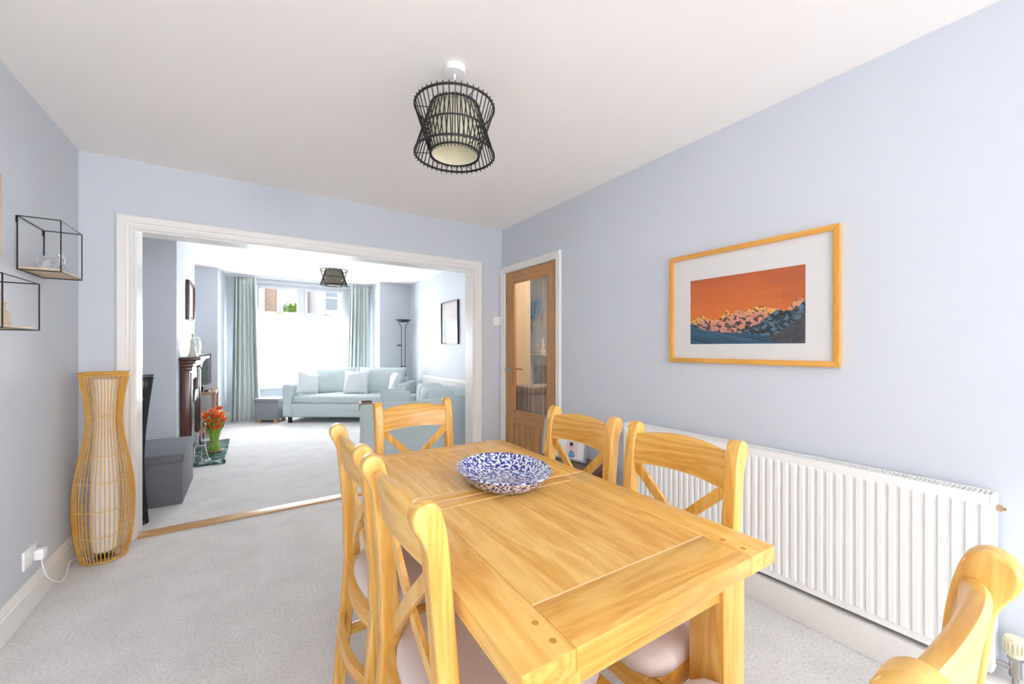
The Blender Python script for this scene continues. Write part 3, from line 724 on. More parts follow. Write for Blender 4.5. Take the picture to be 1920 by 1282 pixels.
    for A, B in zip(rings[:-1], rings[1:]):
        for k in range(48): pad.bm.faces.new((A[k], A[(k + 1) % 48], B[(k + 1) % 48], B[k]))
    pad.bm.faces.new(rings[0][::-1]); pad.bm.faces.new(rings[-1]); pad.build('seat', 'seatfab', c, angle=60)
    for s in (-1, 1):
        mb = MB(); xm = s * .212; mb.box((xm - .020, .372, 0), (xm + .020, .412, .444), .004); mb.build('leg', OAK[2], c)
        # side stretcher
        xm = s * .190; mb = MB(); mb.box((xm - .010, -.022, .17), (xm + .010, .374, .205), .003)
        for v in mb.bm.verts:
            v.co.x += s * .021 * v.co.y / .4
            if abs(v.co.z - .1875) < .02: v.co.z += .02 * (1 - ((v.co.y - .18) / .2) ** 2)
        mb.build('stretcher', OAK[1], c)
    mb = MB(); mb.box((-.195, .17, .175), (.195, .19, .205), .003); mb.build('stretcher', OAK[0], c)
    mb = MB(); rows = []
    for i in range(13):
        u = i / 6 - 1; yb = -.028 - .028 * (1 - u * u)
        rows.append([mb.bm.verts.new((u * .172, yb + dy, z)) for dy, z in ((.010, .235), (.010, .275), (-.010, .275), (-.010, .235))])
    for A, B in zip(rows[:-1], rows[1:]):
        for k in range(4): mb.bm.faces.new((A[k], A[(k + 1) % 4], B[(k + 1) % 4], B[k]))
    mb.bm.faces.new(rows[0]); mb.bm.faces.new(rows[-1][::-1]); mb.build('rear_stretcher', OAK[0], c)
    return c
# top-centre of the scroll sits 45 mm behind the chair origin
ch = make_chair('oak cross-back chair nearest the camera on the left side of the table')
ch.location = (.318, .900, 0); ch.rotation_euler = (0, 0, R_(-90))
dup(ch, (.322, 1.405, 0), R_(-90), 'oak cross-back chair on the left of the table, farther of the two, beside the carpet')
dup(ch, (.745, 2.05, 0), R_(180), 'oak cross-back chair at the far head of the table, before the sofa arm')
dup(ch, (1.20, 1.317, 0), R_(90), 'oak cross-back chair on the right side by the photo frames and door')
dup(ch, (1.20, .83, 0), R_(90), 'oak cross-back chair in front of the white ribbed radiator')
dup(ch, (.681, .142, 0), 0, 'oak cross-back chair cropped by the bottom right corner, at the near head of the table')

# ------------------------------------------------------------------ speckled dish
mb = MB()
mb.lathe([(0, .0), (.10, .0), (.112, .003), (.132, .016), (.150, .034), (.161, .049), (.167, .054), (.168, .057), (.165, .059), (.159, .057), (.150, .050), (.136, .034), (.118, .019), (.100, .012), (.06, .009), (0, .008)], (0, 0, 0), 64, .95, 1.17)
d = mb.build('serving_dish', 'sponge', angle=60); d.location = (.755, 1.20, TZ_ + .0005); d.rotation_euler = (0, 0, R_(-6))
tag(d, 'oval blue and white sponge-speckled dish on the dining table', 'dish')

# ------------------------------------------------------------------ pendants
def make_pendant(label, loc, flip=0):
    c = thing('pendant_lamp', label, 'ceiling light', loc, group='black rattan pendant shades')
    mb = MB(); mb.lathe([(0, 0), (.046, 0), (.046, -.022), (.042, -.027), (.006, -.030), (.005, -.045), (0, -.045)], (0, 0, 0), 32); mb.build('ceiling_rose', 'plastic', c)
    zt_, zb_ = -.178, -.378
    mb = MB(); mb.tube([(0, 0, -.04), (0, 0, zt_ - .01)], .0032, 8); mb.build('cord', 'plastic', c)
    mb = MB(); mb.tube([(0, 0, zt_ - .01), (0, 0, zt_ - .07)], .018, 12); mb.build('lamp_holder', 'plastic', c)
    mb = MB(); mb.sphere((0, 0, zt_ - .115), .038, 20); mb.build('bulb', 'bulb', c)
    mb = MB(); R1, R2 = .170, .106; n = 44
    for k in range(n):
        a = 2 * pi * k / n
        for (ra, rb) in ((R1, R2), (R2, R1)):
            a2 = a + (pi / n if ra == R2 else 0)
            e = .055
            r0 = ra + (ra - rb) * e; r1 = rb + (rb - ra) * e; h = zt_ - zb_
            mb.tube([(r0 * cos(a2), r0 * sin(a2), zt_ + h * e), (r1 * cos(a2), r1 * sin(a2), zb_ - h * e)], .0025, 5)
    for z in (zt_, zb_):
        mb.ring((0, 0, z), R1, .0048, 56); mb.ring((0, 0, z), R2, .0042, 44)
    mb.ring((0, 0, (zt_ + zb_) / 2), (R1 + R2) / 2, .0035, 48)
    for k in range(3):
        a = 2 * pi * k / 3 + .6
        for z in (zt_, zb_): mb.tube([(R2 * cos(a), R2 * sin(a), z), (R1 * cos(a), R1 * sin(a), z)], .0018, 5)
    mb.build('rattan_cage', 'blackwood', c, angle=60)
    mb = MB(); N = 160; 
    for zz in (0,):
        mb.grid(lambda a, b: ((.098 + .0014 * sin(a * 2 * pi * 60)) * cos(a * 2 * pi), (.098 + .0014 * sin(a * 2 * pi * 60)) * sin(a * 2 * pi), zb_ + .002 + b * (zt_ - zb_ - .004)), 360, 2)
    mb.build('drum_shade', 'drum', c, solid=.0012, angle=80)
    mb = MB(); mb.ring((0, 0, zb_ + .002), .098, .002, 48); mb.build('shade_ring', 'plastic', c)
    mb = MB()
    for k in range(3):
        a = 2 * pi * k / 3; mb.tube([(.016 * cos(a), .016 * sin(a), zt_ - .012), (.098 * cos(a), .098 * sin(a), zt_ - .012)], .0015, 5)
    mb.build('shade_carrier', 'plastic', c)
    return c
pen = make_pendant('black rattan pendant with cream drum above the dining table, the nearer of the two', (.750, 1.590, CZ))
dup(pen, (.965, 5.83, CZ), .3, 'black rattan pendant hanging in the living room, the farther of the two')

# ------------------------------------------------------------------ mountain print on the right wall
fr = thing('framed_print', 'oak-framed sunset mountain print on the right wall above the radiator', 'picture', (XR, 1.103, 1.161))
PW, PH = .855, .637
def pframe(parent, W, Ht, wd, dp, sgn, mats, name='frame'):
    """frame in the yz plane, hanging on a wall whose face is x=0, projecting sgn"""
    mb = MB(); x0, x1 = (sgn * dp, 0.001 * sgn)
    a = W / 2
    mb.mi = 1 if len(mats) > 1 else 0
    for s in (-1, 1):
        pts = [(s * a, 0), (s * (a - wd), wd), (s * (a - wd), Ht - wd), (s * a, Ht)]
        mb.prism(pts, 0, x0, x1, .0025)
    mb.mi = 0
    for z0, z1 in ((0, wd), (Ht, Ht - wd)): mb.prism([(-a, z0), (a, z0), (a - wd, z1), (-a + wd, z1)], 0, x0, x1, .0025)
    return mb.build(name, mats, parent, angle=30)
pframe(fr, PW, PH, .026, .028, -1, [M_['frame_oak'], M_['frame_oakz']])
mb = MB(); mb.box((-.012, -PW / 2 + .024, .024), (-.002, PW / 2 - .024, PH - .024)); mb.build('mount', 'mat_board', fr)
def fbm(x, y, s, o=4):
    return noise.fractal(Vector((x * s, y * s, s * .37)), 1.0, 2.0, o, noise_basis='PERLIN_ORIGINAL')
def interp(x, P):
    for (a, b), (c, d_) in zip(P[:-1], P[1:]):
        if a <= x <= c: return b + (d_ - b) * (x - a) / (c - a)
    return P[-1][1]
RIDGE = [(0, .36), (.10, .43), (.16, .41), (.22, .36), (.30, .37), (.34, .45), (.37, .505), (.40, .43), (.46, .49), (.475, .47), (.52, .44), (.56, .48), (.68, .52), (.75, .475), (.86, .44), (.93, .55), (.97, .58), (1, .52)]
MIDR = [(0, .33), (.07, .29), (.14, .22), (.2, .21), (.26, .18), (.36, .17), (.5, .16), (.56, .22), (.66, .29), (.72, .38), (.8, .45), (.86, .43), (.93, .42), (1, .56)]
LOWR = [(0, .33), (.08, .24), (.2, .20), (.4, .16), (.52, .155), (.66, .12), (.78, .04), (.84, -.05), (1, -.3)]
def mountain(u, v):
    rg = interp(u, RIDGE) + .020 * fbm(u, 0, 18, 6); md = interp(u, MIDR) + .018 * fbm(u, 7, 16, 5); lo = interp(u, LOWR) + .004 * fbm(u, 3, 9, 3)
    if v > rg:
        t = max(0, min(1, (v - .4) / .6)); c = [a + (b - a) * t for a, b in zip((222, 120, 52), (196, 100, 52))]
        c = [x * (1 - .10 * max(0, fbm(u * .5, v * 2.2, 3))) * (1 - .12 * max(0, u - .6)) for x in c]
        return srgb(*c)
    if v > md:
        k = fbm(u * 1.3 + v * 1.1, v * 1.6 - u * .5, 11, 7); k2 = fbm(u * 1.8, v * 1.1 + u, 26, 6); ln = abs(fbm(u * 2 + v * 2.4, v * 2.4 - u * 1.2, 13, 6))
        top = max(0, 1 - (rg - v) / .085)
        warm = 1 if (u < .16 or .31 < u < .40 or .56 < u < .78) else .25
        if top > 0 and k2 < .25:
            a = (224, 158, 130); b = (250, 190, 70); f = top ** .7 * warm
            return srgb(*[(x + (y - x) * f) * (1 if ln > .05 else .8) for x, y in zip(a, b)])
        if k + .5 * k2 > .16: return srgb(74, 60, 62)
        if ln < .045: return srgb(104, 78, 76)
        if k + .4 * k2 > .02: return srgb(160, 112, 100)
        return srgb(208, 146, 124) if k2 > -.1 else srgb(228, 160, 134)
    if v > lo:
        k = fbm(u * 1.5 + v, v * 1.3 - u * .8, 14, 7) + .3 * fbm(u, v, 50, 4); ln = abs(fbm(u * 2 + v, v * 2.6 - u * 1.6, 10, 6))
        if v < .02 + (u - .66) * 1.0 + .03 * fbm(u, v, 8, 4):
            g = 70 + 16 * k; return srgb(g, g + 2, g + 6)
        if ln < .03: return srgb(126, 150, 166)
        if k > .18: return srgb(92, 120, 140)
        if k > -.02: return srgb(58, 78, 96)
        return srgb(36, 44, 52)
    k = fbm(u * .9 + v * 2, v * 4 + u * 1.5, 8, 6); ln = abs(fbm(u * .8 + v * 1.6, v * 5 + u * 2.4, 5, 5))
    if ln < .02: return srgb(34, 54, 72)
    if k > .24: return srgb(42, 66, 86)
    if k > 0: return srgb(54, 86, 112)
    return srgb(64, 100, 128)
vprint('print', 0.585, .372, 460, 290, mountain, fr, 'x', (-.0135, 0, .108), flip=True, label='sunset over snowy mountains, orange sky and blue foothills')
mb = MB(); mb.box((-.0215, -PW / 2 + .02, .02), (-.0205, PW / 2 - .02, PH - .02)); mb.build('glazing', 'glass', fr)

# ------------------------------------------------------------------ radiators
def make_radiator(name, label, x, y0, y1, z0, z1, sgn_end=None):
    """panel radiator on a wall whose face is at x, projecting to -x"""
    c = thing(name, label, 'radiator', (x, y0, 0)); L = y1 - y0; XF = -.098
    mb = MB(); mb.box((XF, 0, z0), (XF + .012, L, z1 - .006), .004); n = int(L / .0333)
    for k in range(n):
        y = (k + .5) * L / n; w_ = .0125
        vs = mb.box((XF - .007, y - w_, z0 + .03), (XF + .001, y + w_, z1 - .035))
        for v in vs:
            if v.co.x < XF - .005: v.co.y = y + (v.co.y - y) * .66; v.co.z = (z0 + z1) / 2 + (v.co.z - (z0 + z1) / 2) * .982
    mb.build('front_panel', 'rad', c, angle=20)
    mb = MB(); mb.box((-.035, .004, z0 + .01), (-.022, L - .004, z1 - .012), .003); mb.build('rear_panel', 'rad', c)
    for y in (-.004, L - .006):
        mb = MB(); mb.box((XF - .002, y, z0 + .01), (-.015, y + .010, z1), .003); mb.build('side_panel', 'rad', c)
    mb = MB(); mb.box((XF, 0, z1 - .008), (XF + .010, L, z1), .002); mb.box((-.028, 0, z1 - .008), (-.018, L, z1), .002)
    m = int(L / .0125)
    for k in range(m):
        y = k * L / m; mb.box((XF + .008, y, z1 - .006), (-.026, y + .0045, z1 - .002))
    mb.box((-.062, 0, z1 - .006), (-.055, L, z1 - .0015))
    mb.build('top_grille', 'rad', c, smooth=False)
    for y in (.25, L - .25):
        mb = MB(); mb.box((-.022, y - .02, z0 + .05), (0, y + .02, z1 - .08)); mb.build('bracket', 'rad', c)
    return c
rad = make_radiator('radiator', 'long white ribbed panel radiator on the right dining wall', XR, .235, 1.825, .145, .748)
mb = MB(); mb.tube([(-.055, 0, .70), (-.055, -.018, .70)], .011, 10); mb.tube([(-.055, -.018, .70), (-.055, -.026, .70)], .006, 4); mb.build('bleed_valve', 'brass', rad)
mb = MB(); mb.tube([(-.06, 0, .175), (-.06, -.055, .175)], .009, 10); mb.tube([(-.06, -.045, .15), (-.06, -.045, .215)], .014, 12); mb.tube([(-.06, -.045, .205), (-.06, -.045, .222)], .018, 6); mb.tube([(-.06, -.045, .125), (-.06, -.045, .16)], .0075, 10)
mb.build('valve_body', 'nickel', rad)
mb = MB(); mb.lathe([(0, .218), (.019, .218), (.023, .232), (.025, .268), (.023, .280), (.012, .284), (0, .284)], (-.06, -.045, 0), 28)
for k in range(18):
    a = 2 * pi * k / 18; mb.box((-.06 + .026 * cos(a) - .0015, -.045 + .026 * sin(a) - .0015, .235), (-.06 + .026 * cos(a) + .0015, -.045 + .026 * sin(a) + .0015, .268))
mb.build('thermostatic_head', 'cream_plastic', rad)
make_radiator('radiator', 'white radiator on the living room right wall behind the second sofa', LXR, 4.55, 6.65, .15, .78)

# ------------------------------------------------------------------ light switch, socket, shelves
mb = MB(); sw = thing('thermostat_switch', 'square white wall switch between the wide opening and the oak door', 'switch', (2.135, YB, 1.52))
mb.box((-.042, -.012, -.043), (.042, 0, .043), .004); mb.build('plate', 'plastic', sw)
mb = MB(); mb.box((-.012, -.016, -.014), (.014, -.011, .014), .002); mb.build('rocker', 'plastic', sw)
sk = thing('double_socket', 'white double socket low on the left wall above the skirting', 'socket', (XL, 2.86, .255))
mb = MB(); mb.box((0, -.073, -.043), (.010, .073, .043), .003); mb.build('plate', 'plastic', sk)
for y in (-.035, .04):
    mb = MB(); mb.box((.010, y - .006, .016), (.013, y + .006, .03), .001); mb.build('rocker', 'plastic', sk)
pl = thing('power_plug', 'white plug with its lead in the right half of the socket', 'plug', (XL + .010, 2.90, .245))
mb = MB(); mb.box((.0, -.024, -.026), (.034, .024, .024), .006); mb.build('plug_body', 'plastic', pl)
mb = MB()
P = [(.02, 0, -.02), (.022, 0, -.06), (.03, .03, -.14), (.05, .12, -.215), (.05, .2, -.225), (.035, .30, -.19), (.03, .36, -.19), (.05, .42, -.225), (.07, .45, -.235)]
pts = []
for a, b in zip(P[:-1], P[1:]):
    for k in range(5): pts.append(Vector(a).lerp(Vector(b), k / 5))
for _ in range(3): pts = [pts[0]] + [(pts[i - 1] + pts[i] * 2 + pts[i + 1]) / 4 for i in range(1, len(pts) - 1)] + [pts[-1]]
mb.tube(pts, .0032, 8); mb.build('lead', 'plastic', pl)

def wire_shelf(label, y0, y1, z0, z1, dep=.139):
    c = thing('wire_shelf', label, 'shelf', (XL, y0, z0), group='black wire box shelves'); W = y1 - y0; Hh = z1 - z0; t = .0026
    mb = MB(); P0 = [(.004, 0), (dep, 0), (dep, W), (.004, W)]
    for z in (.003, Hh):
        for k in range(4):
            a, b = P0[k], P0[(k + 1) % 4]; mb.tube([(a[0], a[1], z), (b[0], b[1], z)], t, 6)
    for a in P0: mb.tube([(a[0], a[1], 0), (a[0], a[1], Hh)], t, 6)
    mb.box((0, -.006, Hh - .03), (.003, .008, Hh)); mb.box((0, W - .008, Hh - .03), (.003, W + .006, Hh))
    mb.build('wire_frame', 'black', c)
    mb = MB(); mb.box((.003, .003, .005), (dep - .003, W - .003, .016), .001); mb.build('shelf_board', 'pale_wood', c)
    return c
wire_shelf('upper black wire box shelf holding cut-glass ornaments', 2.736, 3.02, 1.601, 1.845)
wire_shelf('lower black wire box shelf holding a carved figure, nearer the camera', 2.20, 2.503, 1.319, 1.516)
def crystal(name, label, y, sx_):
    mb = MB(); n = 12; rings = []
    prof = [(.001, -.052), (.022, -.05), (.032, -.034), (.037, -.012), (.037, .012), (.032, .034), (.022, .05), (.001, .052)]
    for j, (r, yy) in enumerate(prof):
        rings.append([mb.bm.verts.new((r * cos(2 * pi * (k + .5 * (j % 2)) / n), yy * sx_, .035 + r * .95 * sin(2 * pi * (k + .5 * (j % 2)) / n))) for k in range(n)])
    for j in range(len(prof) - 1):
        A, B = rings[j], rings[j + 1]
        for k in range(n):
            k2 = (k + 1) % n
            if j % 2 == 0: mb.bm.faces.new((A[k], A[k2], B[k])); mb.bm.faces.new((A[k2], B[k2], B[k]))
            else: mb.bm.faces.new((A[k], A[k2], B[k2])); mb.bm.faces.new((A[k], B[k2], B[k]))
    o = mb.build(name, 'crystal', smooth=False); o.location = (XL + .07, y, 1.6175); return tag(o, label, 'ornament')
crystal('glass_ornament', 'diamond-cut glass ornament lying on the upper wire shelf', 2.835, 1.0)
mb = MB(); mb.lathe([(0, 0), (.022, 0), (.026, .012), (.022, .03), (.010, .055), (.006, .075), (.014, .085), (.012, .10), (0, .108)], (0, 0, 0), 14)
mb.prism([(.0, .02), (.035, .05), (.05, .09), (.02, .075)], 0, -.003, .003, .001); mb.prism([(.0, .02), (-.035, .05), (-.05, .09), (-.02, .075)], 0, -.003, .003, .001)
o = mb.build('glass_bird', 'crystal'); o.location = (XL + .085, 2.945, 1.6175); tag(o, 'clear winged glass ornament at the far end of the upper wire shelf', 'ornament')
# carved figure: two seated figures embracing on a plinth
fg = thing('carved_figure', 'carved resin figure with brown hair on the lower wire shelf', 'figurine', (XL + .07, 2.335, 1.3352), R_(0))
mb = MB(); mb.box((-.032, -.05, 0), (.032, .05, .058), .012, 3); mb.build('plinth', 'carved', fg)
for s, hh in ((-.020, 0), (.022, -.008)):
    mb = MB(); mb.lathe([(0, .054), (.024, .056), (.026, .075), (.020, .095), (.012, .106), (.008, .112), (0, .114)], (0, s, hh * .3), 16); mb.build('body', 'carved', fg)
    mb = MB(); mb.tube([(.012, s - .016, .098), (.026, s - .006, .084), (.030, s + .008 * (-1 if s > 0 else 1), .086)], [.006, .006, .005], 8); mb.build('arm', 'carved', fg)
    mb = MB(); mb.sphere((0.003, s, .124 + hh * .3), .0145, 16, 1, 1, 1.1); mb.build('head', 'carved_face', fg)
    mb = MB(); mb.sphere((-.003, s, .128 + hh * .3), .0155, 16, 1, 1.05, 1.0); mb.build('hair', 'carved_hair', fg)
# cropped frame at the left edge
f2 = thing('wooden_picture_frame', 'wooden frame edge cropped by the left side of the photo', 'picture', (XL, 2.335, 1.63))
pframe(f2, .38, .335, .022, .03, 1, ['pale_wood'])
mb = MB(); mb.box((.002, -.17, .02), (.012, .17, .315)); mb.build('mount', 'mat_board', f2)

# ------------------------------------------------------------------ rattan floor lamp
rl = thing('rattan_floor_lamp', 'tall honey rattan vase-shaped floor lamp in the left corner', 'floor lamp', (-.715, 3.325, 0))
RP = [(0, .098), (.06, .112), (.18, .128), (.32, .133), (.42, .130), (.55, .114), (.68, .092), (.78, .080), (.87, .079), (.97, .088), (1.04, .098), (1.10, .110)]
def rr_(z): 
    # smooth interpolation
    for i in range(len(RP) - 1):
        if RP[i][0] <= z <= RP[i + 1][0]:
            p0 = RP[max(0, i - 1)][1]; p1 = RP[i][1]; p2 = RP[i + 1][1]; p3 = RP[min(len(RP) - 1, i + 2)][1]; t = (z - RP[i][0]) / (RP[i + 1][0] - RP[i][0])
            return .5 * (2 * p1 + (p2 - p0) * t + (2 * p0 - 5 * p1 + 4 * p2 - p3) * t * t + (3 * p1 - p0 - 3 * p2 + p3) * t ** 3)
    return RP[-1][1]
mb = MB()
for k in range(42):
    a = 2 * pi * k / 42; mb.tube([(rr_(z * 1.10 / 26) * cos(a), rr_(z * 1.10 / 26) * sin(a), .004 + z * 1.10 / 26 * .996) for z in range(27)], .0025, 6)
for z, t in ((.008, .005), (1.098, .0055), (1.085, .004)): mb.ring((0, 0, z), rr_(min(z, 1.1)), t, 48)
mb.build('rattan_cage', 'rattan', rl, angle=70)
for z in (.16, .31, .47, .62, .85):
    mb = MB(); mb.ring((0, 0, z), rr_(z) - .003, .0028, 48); mb.build('binding_hoop', 'rattan_tie', rl)
mb = MB(); mb.lathe([(.050, .05), (.060, .10), (.064, .30), (.060, .5), (.050, .7), (.046, .85), (.05, 1.0), (.054, 1.06), (.052, 1.06), (.044, .85), (.048, .7), (.058, .5), (.062, .3), (.058, .1), (.048, .05), (.050, .05)], (0, 0, 0), 32); mb.build('fabric_liner', 'shadefab', rl)
mb = MB(); mb.lathe([(0, .002), (.075, .002), (.075, .02), (.02, .03), (.018, .08), (0, .08)], (0, 0, 0), 28); mb.build('base', 'chrome', rl)

# black twig bundle behind the jamb
mb = MB(); nt = 30
for k in range(nt):
    a = 2 * pi * k / nt; b = a + 2.3
    mb.tube([(.058 * cos(a), .058 * sin(a), .0), (.058 * cos(a) + (.064 * cos(b) - .058 * cos(a)) * .985, .058 * sin(a) + (.064 * sin(b) - .058 * sin(a)) * .985, 1.04)], .0042, 6)
    mb.sphere((.064 * cos(b), .064 * sin(b), 1.05), .005, 6)
mb.ring((0, 0, .03), .055, .004); mb.ring((0, 0, 1.02), .062, .003); mb.ring((0, 0, .35), .034, .003)
o = mb.build('black_stick_bundle', 'blackwood', angle=70); o.location = (-.655, 3.82, 0)
for v in o.data.vertices: v.co.x += .03 * max(0, v.co.z - .35)
tag(o, 'tall twisted bundle of black sticks standing behind the opening frame', 'ornament')

# ------------------------------------------------------------------ storage boxes
bx = thing('storage_bench', 'long dark grey linen storage box with lid beside the fireplace', 'storage box', (-.645, 4.50, 0))
mb = MB(); mb.box((-.205, -.375, 0), (.205, .375, .34), .004); mb.build('body', 'grey_lin', bx)
mb = MB(); mb.box((-.214, -.384, .335), (.214, .384, .405), .010, 3); mb.build('lid', 'grey_lin', bx)
bx = thing('storage_cube', 'small grey storage ottoman with wooden feet by the left curtain', 'storage box', (.335, 7.895, 0), YAW)
mb = MB(); mb.box((-.195, -.165, .05), (.195, .165, .34), .004); mb.build('body', 'grey_lin2', bx)
mb = MB(); mb.box((-.203, -.173, .335), (.203, .173, .40), .010, 3); mb.build('lid', 'grey_lin2', bx)
for sx_ in (-1, 1):
    for sy_ in (-1, 1):
        mb = MB(); mb.box((sx_ * .13 - .025, sy_ * .12 - .025, 0), (sx_ * .13 + .025, sy_ * .12 + .025, .05), .004); mb.build('foot', OAK[2], bx)

# ------------------------------------------------------------------ fireplace
fp = thing('fire_surround', 'dark mahogany fire surround on the chimney breast', 'fireplace', (-.6, 5.95, 0))
for y0, y1 in ((-.545, -.385), (.385, .545)):
    mb = MB(); mb.box((0.001, y0, .04), (.085, y1, 1.02), .004); mb.box((0.001, y0 - .008, .04), (.105, y1 + .008, .16), .004); mb.box((.085, y0 + .03, .2), (.097, y1 - .03, .98), .004); mb.box((0.001, y0 - .005, 1.0), (.105, y1 + .005, 1.04), .004)
    mb.build('pilaster', MAHO, fp)
mb = MB(); mb.box((0.001, -.385, .88), (.07, .385, 1.04), .003); mb.build('frieze', MAHO, fp)
mb = MB(); mb.box((.001, -.555, 1.04), (.115, .555, 1.075), .006); mb.box((.001, -.565, 1.075), (.135, .565, 1.11), .008); mb.box((.001, -.60, 1.11), (.18, .60, 1.145), .008); mb.build('mantel_shelf', MAHO, fp)
mb = MB()
out = [(-.38, 0), (-.38, .838), (.38, .838), (.38, 0)]; arch = [(.22, 0)] + [(.22 * cos(a * pi / 12), .42 + .24 * sin(a * pi / 12)) for a in range(13)] + [(-.22, 0)]
mb.prism(out + arch, 0, .001, .035); ins = mb.build('fireplace_insert', 'iron', fp, 'black cast-iron arched insert'); ins.location = (0, 0, .0405)
mb = MB(); mb.tube([(.04, .235 * cos(a * pi / 16), .42 + .26 * sin(a * pi / 16)) for a in range(17)], .016, 8); mb.tube([(.04, -.235, 0), (.04, -.235, .42)], .014, 8); mb.tube([(.04, .235, 0), (.04, .235, .42)], .014, 8)
mb.prism([(-.20, .60), (-.10, .72), (.10, .72), (.20, .60)], 0, .035, .10, .01); mb.build('arch_rim', 'polished', ins)
mb = MB(); 
for k in range(9): mb.tube([(.06 + .05 * sin(pi * k / 8), -.16 + k * .04, .05), (.06 + .05 * sin(pi * k / 8), -.16 + k * .04, .20)], .006, 6)
mb.box((.03, -.17, .05), (.10, .17, .07), .004); mb.box((.03, -.17, .0), (.06, .17, .05)); mb.build('grate', 'polished', ins)
mb = MB(); mb.box((-.6, 5.30, 0), (-.205, 6.50, .04), .003); tag(mb.build('hearth', 'marble'), 'dark green marble hearth slab on the carpet before the fireplace', 'hearth')
# wire fender
mb = MB(); mb.tube([(-.55, 5.42, .045), (-.55, 5.42, .19), (-.54, 5.42, .20), (-.47, 5.42, .20), (-.46, 5.42, .19), (-.45, 5.43, .12), (-.43, 5.44, .045)], .005, 8); mb.tube([(-.46, 5.42, .19), (-.46, 5.42, .42)], .004, 8); mb.lathe([(0, 0), (.05, 0), (.045, .012), (0, .014)], (-.46, 5.42, .0405), 16); mb.sphere((-.46, 5.42, .43), .012, 10)
o = mb.build('fire_tool_stand', 'chrome'); o.location = (.075, -.03, 0); tag(o, 'small chrome fire tool stand at the near end of the hearth', 'fire tools')

# sheaf of flowers
fl = thing('flower_sheaf', 'sheaf of orange-red flowers tied with twine on a wooden plate on the hearth', 'flowers', (-.33, 5.80, .0405))
mb = MB(); mb.lathe([(0, 0), (.085, 0), (.095, .008), (.09, .014), (0, .014)], (0, 0, 0), 28); mb.build('wooden_plate', 'tvwood', fl)
mb = MB()
heads = []
for k in range(90):
    a = random.random() * 2 * pi; r = .05 * math.sqrt(random.random()); tw = .55
    R3 = r * 2.0; zt_ = .30 + random.random() * .12
    mb.tube([(r * 1.15 * cos(a), r * 1.15 * sin(a), .014), (r * .8 * cos(a + .2), r * .8 * sin(a + .2), .12), (r * 1.3 * cos(a + .4), r * 1.3 * sin(a + .4), .22), (R3 * cos(a + tw), R3 * sin(a + tw), zt_)], [.0034, .003, .003, .0022], 5)
mb.build('stem', 'leafgreen', fl)['kind'] = 'stuff'
mb = MB(); mb.ring((0, 0, .12), .044, .005, 24); mb.ring((0, 0, .128), .044, .004, 24); mb.build('twine', 'twine', fl)
hp = [(-.07, -.02, .42), (-.075, .0, .34), (-.06, -.05, .29), (.0, -.06, .40), (.01, -.04, .44), (.05, -.03, .49), (.03, -.07, .33), (.05, -.06, .28), (.085, -.02, .35), (.075, .03, .42), (-.02, .05, .45), (-.03, -.08, .36), (.0, -.075, .27), (-.09, .03, .39), (.03, .05, .40), (.06, -.07, .39)]
for i, p in enumerate(hp):
    mb = MB(); c = Vector(p); rd = .042 + .010 * random.random(); mb.sphere(c + Vector((0, 0, rd * .25)), rd * .55, 10)
    for lay, (nn, tilt, sc_) in enumerate(((6, .35, 1), (6, .8, .85), (4, 1.2, .6))):
        for k in range(nn):
            a = 2 * pi * k / nn + lay * .5; d_ = Vector((cos(a) * cos(tilt), sin(a) * cos(tilt), sin(tilt))); s_ = Vector((-sin(a), cos(a), 0)); L = rd * sc_ * 1.25
            q = [c, c + d_ * L * .5 + s_ * L * .38, c + d_ * L + Vector((0, 0, .1 * L)), c + d_ * L * .5 - s_ * L * .38]
            mb.bm.faces.new([mb.bm.verts.new(v) for v in q])
    mb.build('flower', 'petal' if i % 5 != 4 else 'petal_y', fl, smooth=False, fixn=False)
for k in range(16):
    a = random.random() * 2 * pi; mb = MB() if k == 0 else mb
    r0, r1, zz = .05, .09 + random.random() * .05, .36 + random.random() * .16
    p, q = Vector((r0 * cos(a), r0 * sin(a), .2)), Vector((r1 * cos(a), r1 * sin(a), zz)); m_ = (p + q) / 2 + Vector((cos(a), sin(a), 0)) * .01; s_ = Vector((-sin(a), cos(a), 0)) * .012
    mb.bm.faces.new([mb.bm.verts.new(v) for v in (p, m_ + s_, q, m_ - s_)])
mb.build('leaf', 'leafdark', fl, smooth=False, fixn=False)['kind'] = 'stuff'

# mantel ornaments
def figurine(name, label, x, y, m, s=1, lean=0):
    mb = MB(); mb.lathe([(0, 0), (.052, 0), (.055, .01), (.038, .06), (.026, .13), (.030, .17), (.026, .195), (.012, .21), (.010, .222), (.018, .235), (.019, .25), (.010, .265), (0, .268)], (0, 0, 0), 18, .8, 1)
    mb.tube([(0, .03, .19), (.02, .05, .15), (.03, .03, .12)], [.010, .008, .006], 8); mb.tube([(0, -.03, .19), (.02, -.05, .15), (.03, -.03, .12)], [.010, .008, .006], 8)
    o = mb.build(name, m, angle=60); o.location = (x, y, 1.146); o.scale = (s, s, s); return tag(o, label, 'ornament')
figurine('standing_figurine', 'cream standing figurine at the near end of the mahogany mantel', -.50, 5.50, 'white_ceramic', .95)
mb = MB(); N = 40; pts = []
for k in range(N):
    a = 2 * pi * k / N; pts.append((0, .06 * sin(a), .12 + .10 * cos(a) * (1 if cos(a) > 0 else 1.1)))
mb.tube(pts, .008, 8, closed=True); mb.tube([(0, -.03, .02), (0, .01, .12), (0, .05, .2)], .006, 8); mb.box((-.025, -.05, 0), (.025, .05, .012), .003)
o = mb.build('glass_loop', 'crystal'); o.location = (-.485, 5.72, 1.146); o.rotation_euler = (0, 0, -.5); tag(o, 'clear looped glass ornament on the mantel beside the cream figurine', 'ornament')
